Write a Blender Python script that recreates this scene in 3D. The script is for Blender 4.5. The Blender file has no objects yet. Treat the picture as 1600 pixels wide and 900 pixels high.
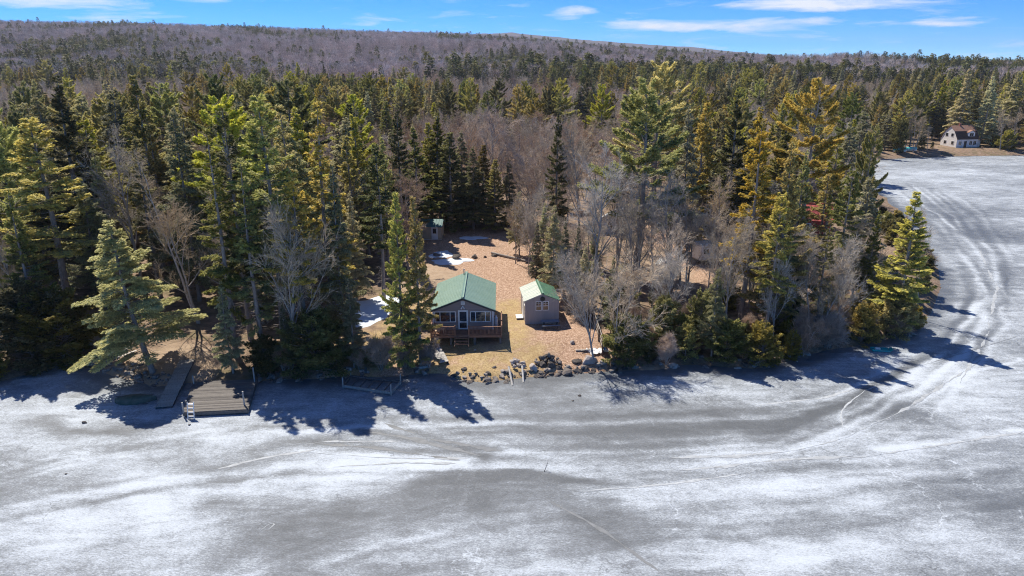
import bpy, bmesh, math, random
import numpy as np
from mathutils import Vector, Matrix, Euler

# ------------------------------------------------------------------ camera
H = 28.0                              # drone height over the ice (m)
F = 1600 * 24 / 36                    # focal length in photo pixels
PIT = math.atan((450 - 103) / F)      # downward pitch
_c, _s = math.cos(PIT), math.sin(PIT)
scn = bpy.context.scene
COL = scn.collection
cam_d = bpy.data.cameras.new('camera')
cam_d.sensor_width = 36; cam_d.lens = 24; cam_d.clip_start = 0.5; cam_d.clip_end = 30000
cam = bpy.data.objects.new('camera', cam_d)
cam.location = (0, 0, H); cam.rotation_euler = (math.pi / 2 - PIT, 0, 0)
COL.objects.link(cam); scn.camera = cam
scn.render.resolution_x = 1024; scn.render.resolution_y = 576

# ------------------------------------------------------------------ world, sun, exposure
SUN_EL, SUN_AZ = 54.0, -36.0          # azimuth: degrees from +Y, negative = to the left (sun is behind the forest, left)
w = bpy.data.worlds.new('World'); scn.world = w; w.use_nodes = True
nt = w.node_tree; nt.nodes.clear()
def wn(t, **k):
    n = nt.nodes.new(t)
    for a, b in k.items(): setattr(n, a, b)
    return n
def wmath(op, a, b=None, clamp=False):
    n = wn('ShaderNodeMath', operation=op, use_clamp=clamp)
    for i, v in enumerate((a, b)):
        if v is None: continue
        if isinstance(v, (int, float)): n.inputs[i].default_value = v
        else: nt.links.new(v, n.inputs[i])
    return n.outputs[0]
sky = wn('ShaderNodeTexSky', sky_type='NISHITA', sun_disc=False)
sky.sun_elevation = math.radians(SUN_EL); sky.sun_rotation = math.radians(SUN_AZ)
sky.air_density = 0.40; sky.dust_density = 0.0; sky.ozone_density = 4.0; sky.altitude = 1000
hs = wn('ShaderNodeHueSaturation'); hs.inputs['Saturation'].default_value = 1.72; hs.inputs['Hue'].default_value = 0.505; hs.inputs['Value'].default_value = 1.0
nt.links.new(sky.outputs[0], hs.inputs['Color'])
tc = wn('ShaderNodeTexCoord'); sp = wn('ShaderNodeSeparateXYZ'); nt.links.new(tc.outputs['Generated'], sp.inputs[0])
az = wmath('ARCTAN2', sp.outputs[0], sp.outputs[1]); el = sp.outputs[2]
cb = wn('ShaderNodeCombineXYZ')
nt.links.new(wmath('MULTIPLY', az, 9.0), cb.inputs[0]); nt.links.new(wmath('MULTIPLY', el, 60.0), cb.inputs[1])
ns = wn('ShaderNodeTexNoise'); ns.inputs['Scale'].default_value = 1.0; ns.inputs['Detail'].default_value = 7
ns.inputs['Roughness'].default_value = 0.62; ns.inputs['Distortion'].default_value = 0.4
nt.links.new(cb.outputs[0], ns.inputs['Vector'])
def px_dir(px, py):
    u = (px - 800) / F; v = (450 - py) / F
    d = Vector((u, _c + v * _s, -_s + v * _c)).normalized()
    return math.atan2(d.x, d.y), d.z
acc = None
for (px, py, rx, ry, k) in [(70, 2, 190, 15, 1.0), (1130, 38, 215, 15, 1.1), (1300, 6, 240, 14, 1.05), (890, 20, 50, 15, .9),
                        (1500, 33, 90, 10, .8), (1365, 37, 45, 9, .6), (560, -25, 160, 15, .8), (310, 0, 60, 6, .6),
                        (-300, -10, 260, 25, 1.0), (1950, 10, 260, 25, 1.0)]:
    a0, e0 = px_dir(px, py); a1, _ = px_dir(px + rx, py); _, e1 = px_dir(px, py - ry)
    d1 = wmath('POWER', wmath('DIVIDE', wmath('SUBTRACT', az, a0), abs(a1 - a0)), 2.0)
    d2 = wmath('POWER', wmath('DIVIDE', wmath('SUBTRACT', el, e0), abs(e1 - e0)), 2.0)
    m = wmath('MULTIPLY', wmath('SUBTRACT', 1.0, wmath('ADD', d1, d2)), k)
    acc = m if acc is None else wmath('MAXIMUM', acc, m)
acc = wmath('MAXIMUM', acc, wmath('MULTIPLY', wmath('GREATER_THAN', el, 0.14), 0.12))
acc = wmath('MAXIMUM', acc, -0.35)
dens = wmath('MULTIPLY', wmath('ADD', wmath('MULTIPLY', acc, 0.36), wmath('MULTIPLY', wmath('SUBTRACT', ns.outputs[0], 0.55), 1.35)), 2.5, clamp=True)
mx = wn('ShaderNodeMix', data_type='RGBA'); nt.links.new(wmath('MULTIPLY', dens, 0.92), mx.inputs['Factor'])
nt.links.new(hs.outputs[0], mx.inputs['A']); mx.inputs['B'].default_value = (4.8, 4.95, 5.25, 1)
bg = wn('ShaderNodeBackground'); bg.inputs['Strength'].default_value = 0.125
nt.links.new(mx.outputs['Result'], bg.inputs['Color'])
nt.links.new(bg.outputs[0], wn('ShaderNodeOutputWorld').inputs['Surface'])

sun_d = bpy.data.lights.new('sun', 'SUN'); sun_d.energy = 4.2; sun_d.angle = math.radians(0.5); sun_d.color = (1.0, 0.91, 0.77)
sun = bpy.data.objects.new('sun', sun_d); COL.objects.link(sun)
_ce = math.cos(math.radians(SUN_EL))
SUNV = Vector((math.sin(math.radians(SUN_AZ)) * _ce, math.cos(math.radians(SUN_AZ)) * _ce, math.sin(math.radians(SUN_EL))))
sun.rotation_euler = SUNV.to_track_quat('Z', 'Y').to_euler(); sun.location = (-60, 60, 120)
vs = scn.view_settings; vs.view_transform = 'Standard'; vs.look = 'None'; vs.exposure = 0.72; vs.gamma = 1.0; vs.use_curve_mapping = False
HAZE = 0.00008
cy = scn.cycles
cy.use_adaptive_sampling = True; cy.adaptive_threshold = 0.02; cy.use_denoising = True; cy.denoising_prefilter = 'NONE'
cy.max_bounces = 3; cy.diffuse_bounces = 3; cy.glossy_bounces = 2; cy.transmission_bounces = 2; cy.transparent_max_bounces = 6
scn.render.filter_size = 1.15; cy.pixel_filter_type = 'BLACKMAN_HARRIS'; cy.filter_width = 1.1; cy.volume_bounces = 0; cy.caustics_reflective = False; cy.caustics_refractive = False

# ------------------------------------------------------------------ pixel -> ground helpers
def ray(px, py):
    u = (px - 800) / F; v = (450 - py) / F
    return (u, _c + v * _s, -_s + v * _c)
def G(px, py, z=0.0):
    d = ray(px, py); t = (z - H) / d[2]
    return (d[0] * t, d[1] * t)

# ------------------------------------------------------------------ numeric noise + terrain
def vnoise(x, y, seed=0):
    xi = np.floor(x).astype(np.int64); yi = np.floor(y).astype(np.int64)
    fx = x - xi; fy = y - yi; fx = fx * fx * (3 - 2 * fx); fy = fy * fy * (3 - 2 * fy)
    def h(a, b):
        n = (a * 374761393 + b * 668265263 + seed * 1442695041) & 0x7fffffff
        n = ((n ^ (n >> 13)) * 1274126177) & 0x7fffffff
        return ((n ^ (n >> 16)) & 0xffff) / 65535.0
    return (h(xi, yi) * (1 - fx) + h(xi + 1, yi) * fx) * (1 - fy) + (h(xi, yi + 1) * (1 - fx) + h(xi + 1, yi + 1) * fx) * fy
def fbm(x, y, oct=4, seed=0, gain=.5):
    a, s, t = 1.0, 0.0, 0.0
    for o in range(oct):
        s = s + a * vnoise(x * 2 ** o, y * 2 ** o, seed + o * 17); t += a; a *= gain
    return s / t
def sstep(a, b, x):
    t = np.clip((x - a) / (b - a), 0, 1); return t * t * (3 - 2 * t)

SHORE_PX = [(0, 597), (50, 582), (95, 570), (140, 575), (172, 586), (205, 594), (240, 604), (265, 602), (310, 597), (400, 597),
            (440, 592), (500, 592), (530, 588), (600, 589), (640, 586), (690, 583), (720, 594), (760, 598), (800, 592), (850, 588),
            (900, 584), (960, 580), (1030, 578), (1060, 571), (1100, 570), (1150, 575), (1185, 577), (1240, 562), (1290, 547),
            (1330, 542), (1390, 529), (1430, 516), (1455, 487), (1470, 450), (1466, 420), (1440, 392), (1418, 360), (1398, 322),
            (1370, 300), (1330, 280), (1302, 266), (1292, 259), (1330, 252), (1400, 247.5), (1450, 245.5), (1520, 243.5), (1600, 243)]
SHORE = [(-600, 20.0), (-250, 50.0), (-90, 57.0)] + [G(*p) for p in SHORE_PX] + [(260, 222.0), (420, 190.0), (700, 120.0), (1500, 60.0)]
POLY = np.array(SHORE + [(9000, 60), (9000, 12000), (-9000, 12000), (-9000, 20.0)])
def shore_dist(x, y):
    """signed distance to the shoreline, positive on land"""
    x = np.asarray(x, float); y = np.asarray(y, float)
    shp = x.shape; x = x.ravel(); y = y.ravel()
    best = np.full(x.shape, 1e18)
    n = len(SHORE)
    for i in range(n - 1):
        ax, ay = SHORE[i]; bx, by = SHORE[i + 1]
        dx, dy = bx - ax, by - ay
        t = np.clip(((x - ax) * dx + (y - ay) * dy) / (dx * dx + dy * dy), 0, 1)
        best = np.minimum(best, (x - ax - t * dx) ** 2 + (y - ay - t * dy) ** 2)
    inside = in_poly(x, y, POLY)
    return (np.sqrt(best) * np.where(inside, 1, -1)).reshape(shp)
def in_poly(x, y, poly):
    x = np.asarray(x, float); y = np.asarray(y, float)
    ins = np.zeros(x.shape, bool); m = len(poly); j = m - 1
    for i in range(m):
        xi, yi = poly[i]; xj, yj = poly[j]
        c = ((yi > y) != (yj > y)) & (x < (xj - xi) * (y - yi) / ((yj - yi) + 1e-12) + xi)
        ins ^= c; j = i
    return ins
def _skyz(Y, pts, tree):
    xs, zs = [], []
    for px, py in pts:
        a = math.atan((450 - py) / F) - PIT
        dep = Y * _c - 60 * _s
        xs.append((px - 800) / F * dep); zs.append(H + Y * math.tan(a) - tree)
    return xs, zs
HX, HZ = _skyz(1350, [(-900, 30), (0, 36), (200, 39), (400, 45), (550, 51), (700, 55), (800, 61), (900, 71), (1000, 79), (1100, 87),
                      (1200, 94), (1300, 99), (1600, 101), (2600, 103)], 8)
FX, FZ = _skyz(4200, [(-900, 75), (300, 70), (700, 60), (760, 54), (800, 53), (900, 63), (1000, 71), (1067, 75), (1200, 89), (1260, 96), (1350, 104), (2600, 106)], 0)
def terrain(x, y):
    x = np.asarray(x, float); y = np.asarray(y, float)
    d = shore_dist(x, y)
    z = -0.6 + 0.6 * sstep(-1.2, 0, d) + 0.45 * sstep(0, 1.0, d) + 0.85 * sstep(0.8, 7, d)
    z = z + np.clip(d - 8, 0, 150) * 0.022 * sstep(0, 30, d)
    z = z + (fbm(x * .13, y * .13, 3, 5) - .5) * 0.5 * sstep(1.5, 6, d) * sstep(76, 84, y + 40 * (np.abs(x + 1) > 9))
    hz = np.interp(x, HX, HZ); fz = np.interp(x, FX, FZ)
    t = np.clip((y - 300) / 1050, 0, 1)
    S = t ** 1.15
    back = sstep(1400, 2500, y)
    z = z + np.maximum(hz - 5, 0) * S * (1 - back) + (fbm(x * .006, y * .006, 3, 9) - .5) * 26 * sstep(380, 800, y) * (1 - t) * 2.2
    z = z + np.maximum(fz, 0) * sstep(2600, 4200, y) + (fbm(x * .012, y * .012, 4, 3) - .5) * 10 * sstep(2000, 3500, y)
    return z
def tz(x, y): return float(terrain(np.array([x]), np.array([y]))[0])
def GT(px, py):
    """pixel -> point on the terrain"""
    z = 1.0
    for _ in range(6):
        x, y = G(px, py, z); z = tz(x, y)
    return x, y, z

# ------------------------------------------------------------------ materials
def new_mat(name):
    m = bpy.data.materials.new(name); m.use_nodes = True; m.node_tree.nodes.clear(); return m
class N:
    def __init__(s, m): s.t = m.node_tree
    def n(s, t, ins=None, **k):
        n = s.t.nodes.new(t)
        for a, b in k.items(): setattr(n, a, b)
        for a, b in (ins or {}).items():
            if hasattr(b, 'is_linked') or isinstance(b, bpy.types.NodeSocket): s.t.links.new(b, n.inputs[a])
            else: n.inputs[a].default_value = b
        return n
    def math(s, op, a, b=0.0, clamp=False): return s.n('ShaderNodeMath', {0: a, 1: b}, operation=op, use_clamp=clamp).outputs[0]
    def mix(s, f, a, b, bt='MIX'): return s.n('ShaderNodeMix', {'Factor': f, 'A': a, 'B': b}, data_type='RGBA', blend_type=bt).outputs['Result']
    def noise(s, vec, sc, det=4, rough=.55, dist=0): 
        return s.n('ShaderNodeTexNoise', {'Vector': vec, 'Scale': sc, 'Detail': det, 'Roughness': rough, 'Distortion': dist}).outputs[0]
    def ramp(s, f, a, b): return s.n('ShaderNodeMapRange', {'Value': f, 'From Min': a, 'From Max': b}, clamp=True).outputs[0]
    def out(s, sh): s.n('ShaderNodeOutputMaterial', {'Surface': sh})
def C(r, g, b): return (r, g, b, 1)
MATS = {}
def plain(name, a, b=None, scale=3.0, rough=.75, bump=0.0, bscale=None, metal=0.0, stretch=(1, 1, 1), objrand=.12, spec=.3):
    """paint / wood / stone: two tones mixed by noise, small value change from object to object"""
    if name in MATS: return MATS[name]
    m = new_mat(name); k = N(m)
    if b is None: b = tuple(v * .72 for v in a)
    co = k.n('ShaderNodeTexCoord').outputs['Object']
    mp = k.n('ShaderNodeMapping', {'Vector': co, 'Scale': stretch}).outputs[0]
    f = k.ramp(k.noise(mp, scale, 6, .6), .35, .68)
    col = k.mix(f, C(*a), C(*b))
    r = k.n('ShaderNodeObjectInfo').outputs['Random']
    col = k.n('ShaderNodeHueSaturation', {'Color': col, 'Value': k.math('ADD', k.math('MULTIPLY', r, objrand * 2), 1 - objrand)}).outputs[0]
    p = k.n('ShaderNodeBsdfPrincipled', {'Base Color': col, 'Roughness': rough, 'Metallic': metal, 'Specular IOR Level': spec})
    if bump:
        bn = k.n('ShaderNodeBump', {'Height': k.noise(mp, bscale or scale * 4, 5, .6), 'Strength': bump, 'Distance': .05})
        k.t.links.new(bn.outputs[0], p.inputs['Normal'])
    k.out(p.outputs[0]); MATS[name] = m; return m
def glass(name):
    if name in MATS: return MATS[name]
    m = new_mat(name); k = N(m)
    p = k.n('ShaderNodeBsdfPrincipled', {'Base Color': C(.02, .02, .025), 'Roughness': .04, 'Specular IOR Level': 1.0, 'IOR': 1.6})
    k.out(p.outputs[0]); MATS[name] = m; return m
def needle(name, a, b, tipc, trans=.3, hj=.03):
    m = new_mat(name); k = N(m)
    at = k.n('ShaderNodeAttribute', attribute_name='tint').outputs['Fac']
    r = k.n('ShaderNodeObjectInfo').outputs['Random']
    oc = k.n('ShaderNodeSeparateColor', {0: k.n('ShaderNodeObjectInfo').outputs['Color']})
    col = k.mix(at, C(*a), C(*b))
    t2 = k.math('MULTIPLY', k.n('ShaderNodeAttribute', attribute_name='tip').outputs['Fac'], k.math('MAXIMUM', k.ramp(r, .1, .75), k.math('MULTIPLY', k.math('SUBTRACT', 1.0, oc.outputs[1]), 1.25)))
    col = k.mix(t2, col, C(*tipc))  # yellow new growth plus sunlit highlights put into the needle colour
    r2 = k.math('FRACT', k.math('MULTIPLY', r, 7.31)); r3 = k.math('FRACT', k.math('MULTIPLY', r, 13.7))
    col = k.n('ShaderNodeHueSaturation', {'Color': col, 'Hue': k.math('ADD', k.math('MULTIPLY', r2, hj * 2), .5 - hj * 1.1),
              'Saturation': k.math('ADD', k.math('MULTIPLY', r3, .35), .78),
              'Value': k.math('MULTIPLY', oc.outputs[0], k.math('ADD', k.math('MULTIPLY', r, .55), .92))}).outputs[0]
    p = k.n('ShaderNodeBsdfPrincipled', {'Base Color': col, 'Roughness': .6, 'Specular IOR Level': .12})
    tr = k.n('ShaderNodeBsdfTranslucent', {'Color': col})
    k.out(k.n('ShaderNodeMixShader', {0: trans, 1: p.outputs[0], 2: tr.outputs[0]}).outputs[0]); MATS[name] = m; return m
def bark(name, a, b, objr=.25, sat=.3, tinted=False):
    m = new_mat(name); k = N(m)
    co = k.n('ShaderNodeTexCoord').outputs['Object']
    f = k.ramp(k.noise(k.n('ShaderNodeMapping', {'Vector': co, 'Scale': (3, 3, .8)}).outputs[0], 3, 5, .65), .3, .7)
    r = k.n('ShaderNodeObjectInfo').outputs['Random']; r2 = k.math('FRACT', k.math('MULTIPLY', r, 9.7))
    if tinted: f = k.n('ShaderNodeAttribute', attribute_name='tint').outputs['Fac']
    col = k.mix(f, C(*a), C(*b))
    col = k.n('ShaderNodeHueSaturation', {'Color': col, 'Value': k.math('ADD', k.math('MULTIPLY', r, objr * 2), 1 - objr),
              'Saturation': k.math('ADD', k.math('MULTIPLY', r2, sat * 2), 1 - sat)}).outputs[0]
    p = k.n('ShaderNodeBsdfPrincipled', {'Base Color': col, 'Roughness': .85, 'Specular IOR Level': .15})
    k.out(p.outputs[0]); MATS[name] = m; return m

M_SPRUCE = needle('spruce_needles', (.11, .135, .062), (.28, .27, .10), (.60, .50, .11), .42)
M_PINE = needle('pine_needles', (.13, .16, .062), (.31, .305, .095), (.58, .50, .12), .42)
M_HEML = needle('hemlock_needles', (.15, .17, .10), (.36, .35, .19), (.60, .55, .29), .42, .018)
M_BUSH = needle('cedar_sprays', (.11, .125, .055), (.26, .245, .09), (.46, .39, .11), .38, .02)
M_HILLC = needle('hill_needles', (.042, .064, .034), (.10, .118, .048), (.24, .215, .06), .25)
M_BARKC = bark('conifer_bark', (.21, .18, .165), (.36, .32, .295))
M_BARKB = bark('grey_bark', (.27, .245, .23), (.46, .43, .40))
M_TWIG = bark('bare_twigs', (.42, .35, .275), (.64, .555, .455), .28, .5)
M_TWIGR = bark('reddish_twigs', (.36, .265, .205), (.56, .44, .355), .25, .4)
M_HILLB = bark('hill_twigs', (.27, .215, .20), (.84, .71, .66), .42, .45, True)
M_DEAD = bark('dead_branches', (.30, .275, .26), (.48, .45, .42))

# ------------------------------------------------------------------ mesh helpers
def mesh_np(name, V, F_, mats, attrs=None, smooth=False, midx=None):
    """one mesh from numpy verts and faces of a single vertex count (or a list of arrays of faces)"""
    V = np.asarray(V, np.float32)
    Fs = F_ if isinstance(F_, list) else [F_]
    Fs = [np.asarray(f, np.int32) for f in Fs if len(f)]
    me = bpy.data.meshes.new(name)
    me.vertices.add(len(V)); me.vertices.foreach_set('co', V.ravel())
    loops = np.concatenate([f.ravel() for f in Fs]); cnt = np.concatenate([np.full(len(f), f.shape[1], np.int32) for f in Fs])
    st = np.concatenate([[0], np.cumsum(cnt)[:-1]]).astype(np.int32)
    me.loops.add(len(loops)); me.loops.foreach_set('vertex_index', loops)
    me.polygons.add(len(cnt)); me.polygons.foreach_set('loop_start', st); me.polygons.foreach_set('loop_total', cnt)
    for m in (mats if isinstance(mats, (list, tuple)) else [mats]): me.materials.append(m)
    if midx is not None: me.polygons.foreach_set('material_index', np.asarray(midx, np.int32))
    if smooth: me.polygons.foreach_set('use_smooth', np.ones(len(cnt), bool))
    for an, av in (attrs or {}).items():
        a = me.attributes.new(an, 'FLOAT', 'POINT'); a.data.foreach_set('value', np.asarray(av, np.float32))
    me.update(calc_edges=True); me.validate(); return me
def link(name, me, parent=None, loc=None, rot=None, scale=None):
    o = bpy.data.objects.new(name, me); COL.objects.link(o)
    if parent is not None: o.parent = parent
    if loc is not None: o.location = loc
    if rot is not None: o.rotation_euler = rot
    if scale is not None: o.scale = scale if hasattr(scale, '__len__') else (scale,) * 3
    return o
def tag(o, label=None, cat=None, group=None, kind=None):
    for k, v in (('label', label), ('category', cat), ('group', group), ('kind', kind)):
        if v: o[k] = v
    return o
def empty(name, loc=(0, 0, 0), rz=0.0, label=None, cat=None, group=None):
    o = bpy.data.objects.new(name, None); COL.objects.link(o); o.location = loc; o.rotation_euler = (0, 0, rz)
    o.empty_display_size = .3
    return tag(o, label, cat, group)
class MB:
    """collects boxes / bars / tubes / prisms; build() links them as one mesh object"""
    def __init__(s): s.bm = bmesh.new()
    def box(s, x0, x1, y0, y1, z0, z1, bev=0.0):
        r = bmesh.ops.create_cube(s.bm, size=1.0)
        for v in r['verts']:
            v.co = Vector((x0 + (v.co.x + .5) * (x1 - x0), y0 + (v.co.y + .5) * (y1 - y0), z0 + (v.co.z + .5) * (z1 - z0)))
        if bev:
            es = list({e for v in r['verts'] for e in v.link_edges})
            bmesh.ops.bevel(s.bm, geom=es, offset=bev, segments=1, affect='EDGES')
        return s
    def bar(s, a, b, wx, wz, up=(0, 0, 1)):
        a = Vector(a); b = Vector(b); d = (b - a).normalized(); u = Vector(up)
        x = d.cross(u)
        if x.length < 1e-4: x = d.cross(Vector((1, 0, 0)))
        x.normalize(); u = x.cross(d)
        vs_ = [s.bm.verts.new(p + x * sx * wx / 2 + u * su * wz / 2) for p in (a, b) for sx, su in ((-1, -1), (1, -1), (1, 1), (-1, 1))]
        for f in ((3, 2, 1, 0), (4, 5, 6, 7), (0, 1, 5, 4), (1, 2, 6, 5), (2, 3, 7, 6), (3, 0, 4, 7)): s.bm.faces.new([vs_[i] for i in f])
        return s
    def tube(s, a, b, r0, r1=None, n=10):
        r1 = r0 if r1 is None else r1
        a = Vector(a); b = Vector(b); d = (b - a).normalized()
        x = d.orthogonal().normalized(); y = d.cross(x)
        R = [[s.bm.verts.new(p + (x * math.cos(t) + y * math.sin(t)) * r) for t in [2 * math.pi * i / n for i in range(n)]] for p, r in ((a, r0), (b, r1))]
        for i in range(n): s.bm.faces.new((R[0][i], R[0][(i + 1) % n], R[1][(i + 1) % n], R[1][i]))
        s.bm.faces.new(R[0][::-1]); s.bm.faces.new(R[1]); return s
    def poly(s, pts, thick):
        """extrude a planar outline by vector thick"""
        t = Vector(thick); lo = [s.bm.verts.new(Vector(p)) for p in pts]; hi = [s.bm.verts.new(Vector(p) + t) for p in pts]
        n = len(pts); s.bm.faces.new(lo[::-1]); s.bm.faces.new(hi)
        for i in range(n): s.bm.faces.new((lo[i], lo[(i + 1) % n], hi[(i + 1) % n], hi[i]))
        return s
    def build(s, name, mat, parent=None, smooth=False):
        bmesh.ops.recalc_face_normals(s.bm, faces=s.bm.faces)
        me = bpy.data.meshes.new(name); s.bm.to_mesh(me); s.bm.free(); me.materials.append(mat)
        if smooth:
            for p in me.polygons: p.use_smooth = True
        return link(name, me, parent)
def B(name, mat, parent, *a, bev=0.0): return MB().box(*a, bev=bev).build(name, mat, parent)

# ------------------------------------------------------------------ ground, lake
def axis(*segs):
    out = []
    for a, b, st in segs: out += list(np.arange(a, b, st))
    out.append(segs[-1][1]); return np.array(out)
gx = axis((-7000, -1600, 450), (-1600, -260, 33), (-260, -62, 4), (-62, 66, .8), (66, 260, 4), (260, 1600, 33), (1600, 7000, 450))
gy = axis((20, 54, 3), (54, 112, .7), (112, 260, 3), (260, 1700, 24), (1700, 5600, 110), (5600, 9000, 700))
XX, YY = np.meshgrid(gx, gy); ZZ = terrain(XX, YY)
nx_, ny_ = len(gx), len(gy)
idx = np.arange(nx_ * ny_).reshape(ny_, nx_)
FQ = np.stack([idx[:-1, :-1], idx[:-1, 1:], idx[1:, 1:], idx[1:, :-1]], -1).reshape(-1, 4)
DD = shore_dist(XX, YY)
keep = (DD.ravel()[FQ].max(1) > -5)
# land-cover masks (what lies on the ground, not its shading)
def blob_px(px, py, rx, ry, z=1.6):
    x, y = G(px, py, z); x1, _ = G(px + rx, py, z); _, y1 = G(px, py - ry, z)
    return x, y, abs(x1 - x), abs(y1 - y)
def blob(px, py, rx, ry, z=1.6, n=1.1):
    x, y, a, b = blob_px(px, py, rx, ry, z)
    q = ((XX - x) / a) ** 2 + ((YY - y) / b) ** 2
    return sstep(1.5, .5, q + (fbm(XX * .45, YY * .45, 4, 21, .65) - .5) * 2 * n)
straw = np.maximum.reduce([blob(760, 560, 110, 36), blob(700, 545, 60, 30), blob(640, 470, 50, 30), blob(800, 505, 30, 40), blob(560, 540, 60, 25)])
leaf = np.maximum.reduce([blob(780, 430, 120, 60), blob(730, 385, 70, 22), blob(900, 540, 55, 50), blob(850, 470, 50, 60), blob(1060, 400, 50, 40), blob(560, 560, 90, 25), blob(1240, 420, 45, 30)])
sand = np.maximum.reduce([blob(245, 560, 95, 30), blob(670, 440, 50, 25), blob(1040, 420, 30, 30), blob(330, 585, 30, 14, n=.6)])
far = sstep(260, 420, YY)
me = mesh_np('ground', np.stack([XX.ravel(), YY.ravel(), ZZ.ravel()], 1), FQ[keep], new_mat('forest_floor'),
             {'straw': straw.ravel(), 'leaf': leaf.ravel(), 'sand': sand.ravel(), 'far': far.ravel()}, smooth=True)
k = N(me.materials[0])
pos = k.n('ShaderNodeNewGeometry').outputs['Position']
def at(n): return k.n('ShaderNodeAttribute', attribute_name=n).outputs['Fac']
n1 = k.ramp(k.noise(pos, 1.2, 6, .65), .32, .68); n2 = k.noise(pos, .25, 4, .6)
vo = k.n('ShaderNodeTexVoronoi', {'Vector': pos, 'Scale': 10.0}).outputs['Color']
vr = k.n('ShaderNodeSeparateColor', {0: vo}).outputs[0]
floor_c = k.mix(n1, C(.15, .108, .08), C(.34, .25, .185))
floor_c = k.mix(k.ramp(n2, .5, .72), floor_c, C(.12, .115, .055))
leaf_c = k.mix(vr, C(.29, .18, .12), C(.60, .44, .34))
leaf_c = k.mix(k.ramp(k.noise(pos, 4.0, 6, .8), .47, .64), leaf_c, C(.22, .135, .085))
straw_c = k.mix(n1, C(.37, .27, .14), C(.54, .42, .235))
straw_c = k.mix(k.ramp(k.noise(pos, 6, 6, .8), .46, .62), straw_c, C(.25, .17, .085))
straw_c = k.mix(k.math('MULTIPLY', k.ramp(k.noise(pos, .7, 5, .7), .5, .66), .75), straw_c, leaf_c)
sand_c = k.mix(n1, C(.33, .245, .175), C(.43, .335, .25))
col = k.mix(at('leaf'), floor_c, leaf_c); col = k.mix(at('straw'), col, straw_c); col = k.mix(at('sand'), col, sand_c)
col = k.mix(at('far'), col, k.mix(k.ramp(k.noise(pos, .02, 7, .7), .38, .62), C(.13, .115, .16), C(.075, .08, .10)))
bmp = k.n('ShaderNodeBump', {'Height': k.noise(pos, 4, 6, .7), 'Strength': .7, 'Distance': .12})
p = k.n('ShaderNodeBsdfPrincipled', {'Base Color': col, 'Roughness': .9, 'Specular IOR Level': .12, 'Normal': bmp.outputs[0]}); k.out(p.outputs[0])
ground = tag(link('ground', me), kind='structure')

# the frozen lake: snow cover / bare ice / dirt laid down as masks on a fine sheet
lx = axis((-900, -70, 30), (-70, 100, .32), (100, 240, 3), (240, 1500, 40))
ly = axis((-300, 20, 20), (20, 30, 2), (30, 92, .30), (92, 240, 1.3), (240, 320, 20))
LX, LY = np.meshgrid(lx, ly)
wx = LX + (fbm(LX * .18, LY * .18, 4, 31) - .5) * 7; wy = LY + (fbm(LX * .18, LY * .18, 4, 57) - .5) * 5
def lblob(px, py, rx, ry, slope=0.0):
    x, y = G(px, py); x1, _ = G(px + rx, py); ya = G(px, py - ry)[1]; yb = G(px, py + ry)[1]
    a = abs(x1 - x); b = abs(ya - yb) / 2
    sl = math.atan(slope)
    u = (wx - x) * math.cos(sl) + (wy - y) * math.sin(sl); v = -(wx - x) * math.sin(sl) + (wy - y) * math.cos(sl)
    return np.exp(-((u / a) ** 2 + (v / b) ** 2))
def track(pts, width, warp=.15):
    P = [G(*q) for q in pts]
    best = np.full(LX.shape, 1e9)
    xx = LX + (wx - LX) * warp; yy = LY + (wy - LY) * warp
    for (ax, ay), (bx, by) in zip(P[:-1], P[1:]):
        dx, dy = bx - ax, by - ay
        t = np.clip(((xx - ax) * dx + (yy - ay) * dy) / (dx * dx + dy * dy), 0, 1)
        best = np.minimum(best, np.hypot(xx - ax - t * dx, yy - ay - t * dy))
    return np.exp(-(best / width) ** 2)
snow = .55 + (fbm(wx * .10, wy * .16, 5, 3, .55) - .5) * .85
for b in [(90, 640, 120, 26, .35), (110, 715, 130, 34, .4), (330, 762, 210, 30, .55, .25), (560, 742, 110, 14, .5, .3), (230, 815, 150, 26, .35),
          (560, 672, 150, 20, .4), (320, 690, 120, 18, .4), (985, 745, 130, 42, .35), (800, 860, 320, 34, .45), (1200, 760, 160, 50, .35), (1420, 690, 160, 40, .3),
          (1500, 600, 120, 40, .35), (480, 620, 160, 18, .25), (1120, 610, 140, 18, .15), (120, 860, 200, 40, .25), (1150, 870, 200, 30, .35), (1480, 850, 160, 30, .2),
          (1520, 330, 70, 60, .05), (860, 728, 60, 14, .3), (60, 590, 90, 18, .3), (700, 630, 130, 30, .25), (1560, 470, 60, 60, .2), (1450, 270, 150, 14, .2),
          # dark bare ice
          (620, 800, 240, 42, -.55, .3), (1000, 705, 120, 30, -.4), (1190, 662, 160, 22, -.38), (870, 640, 120, 22, -.32), (880, 605, 90, 14, -.5),
          (150, 665, 110, 10, -.65), (350, 790, 60, 14, -.6), (20, 775, 110, 36, -.55), (470, 850, 110, 44, -.6), (1300, 815, 170, 26, -.35, -.5), (1530, 770, 110, 60, -.45),
          (1390, 650, 60, 16, -.6), (990, 830, 110, 40, -.4), (760, 760, 160, 26, -.4), (230, 700, 100, 14, -.35), (1480, 330, 90, 10, -.4), (1560, 362, 80, 14, -.5), (1380, 880, 160, 24, -.35),
          (740, 880, 90, 20, -.2), (1250, 640, 130, 20, -.2), (1420, 460, 70, 24, -.1)]:
    snow = snow + lblob(*b[:4], slope=b[5] if len(b) > 5 else 0) * b[4]
MAIN = [(420, 720), (560, 706), (720, 704), (900, 702), (1060, 700), (1220, 690), (1330, 655), (1420, 605), (1500, 545), (1545, 480), (1548, 420), (1500, 350), (1440, 305)]
snow = snow - track(MAIN, 1.5) * .2
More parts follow.
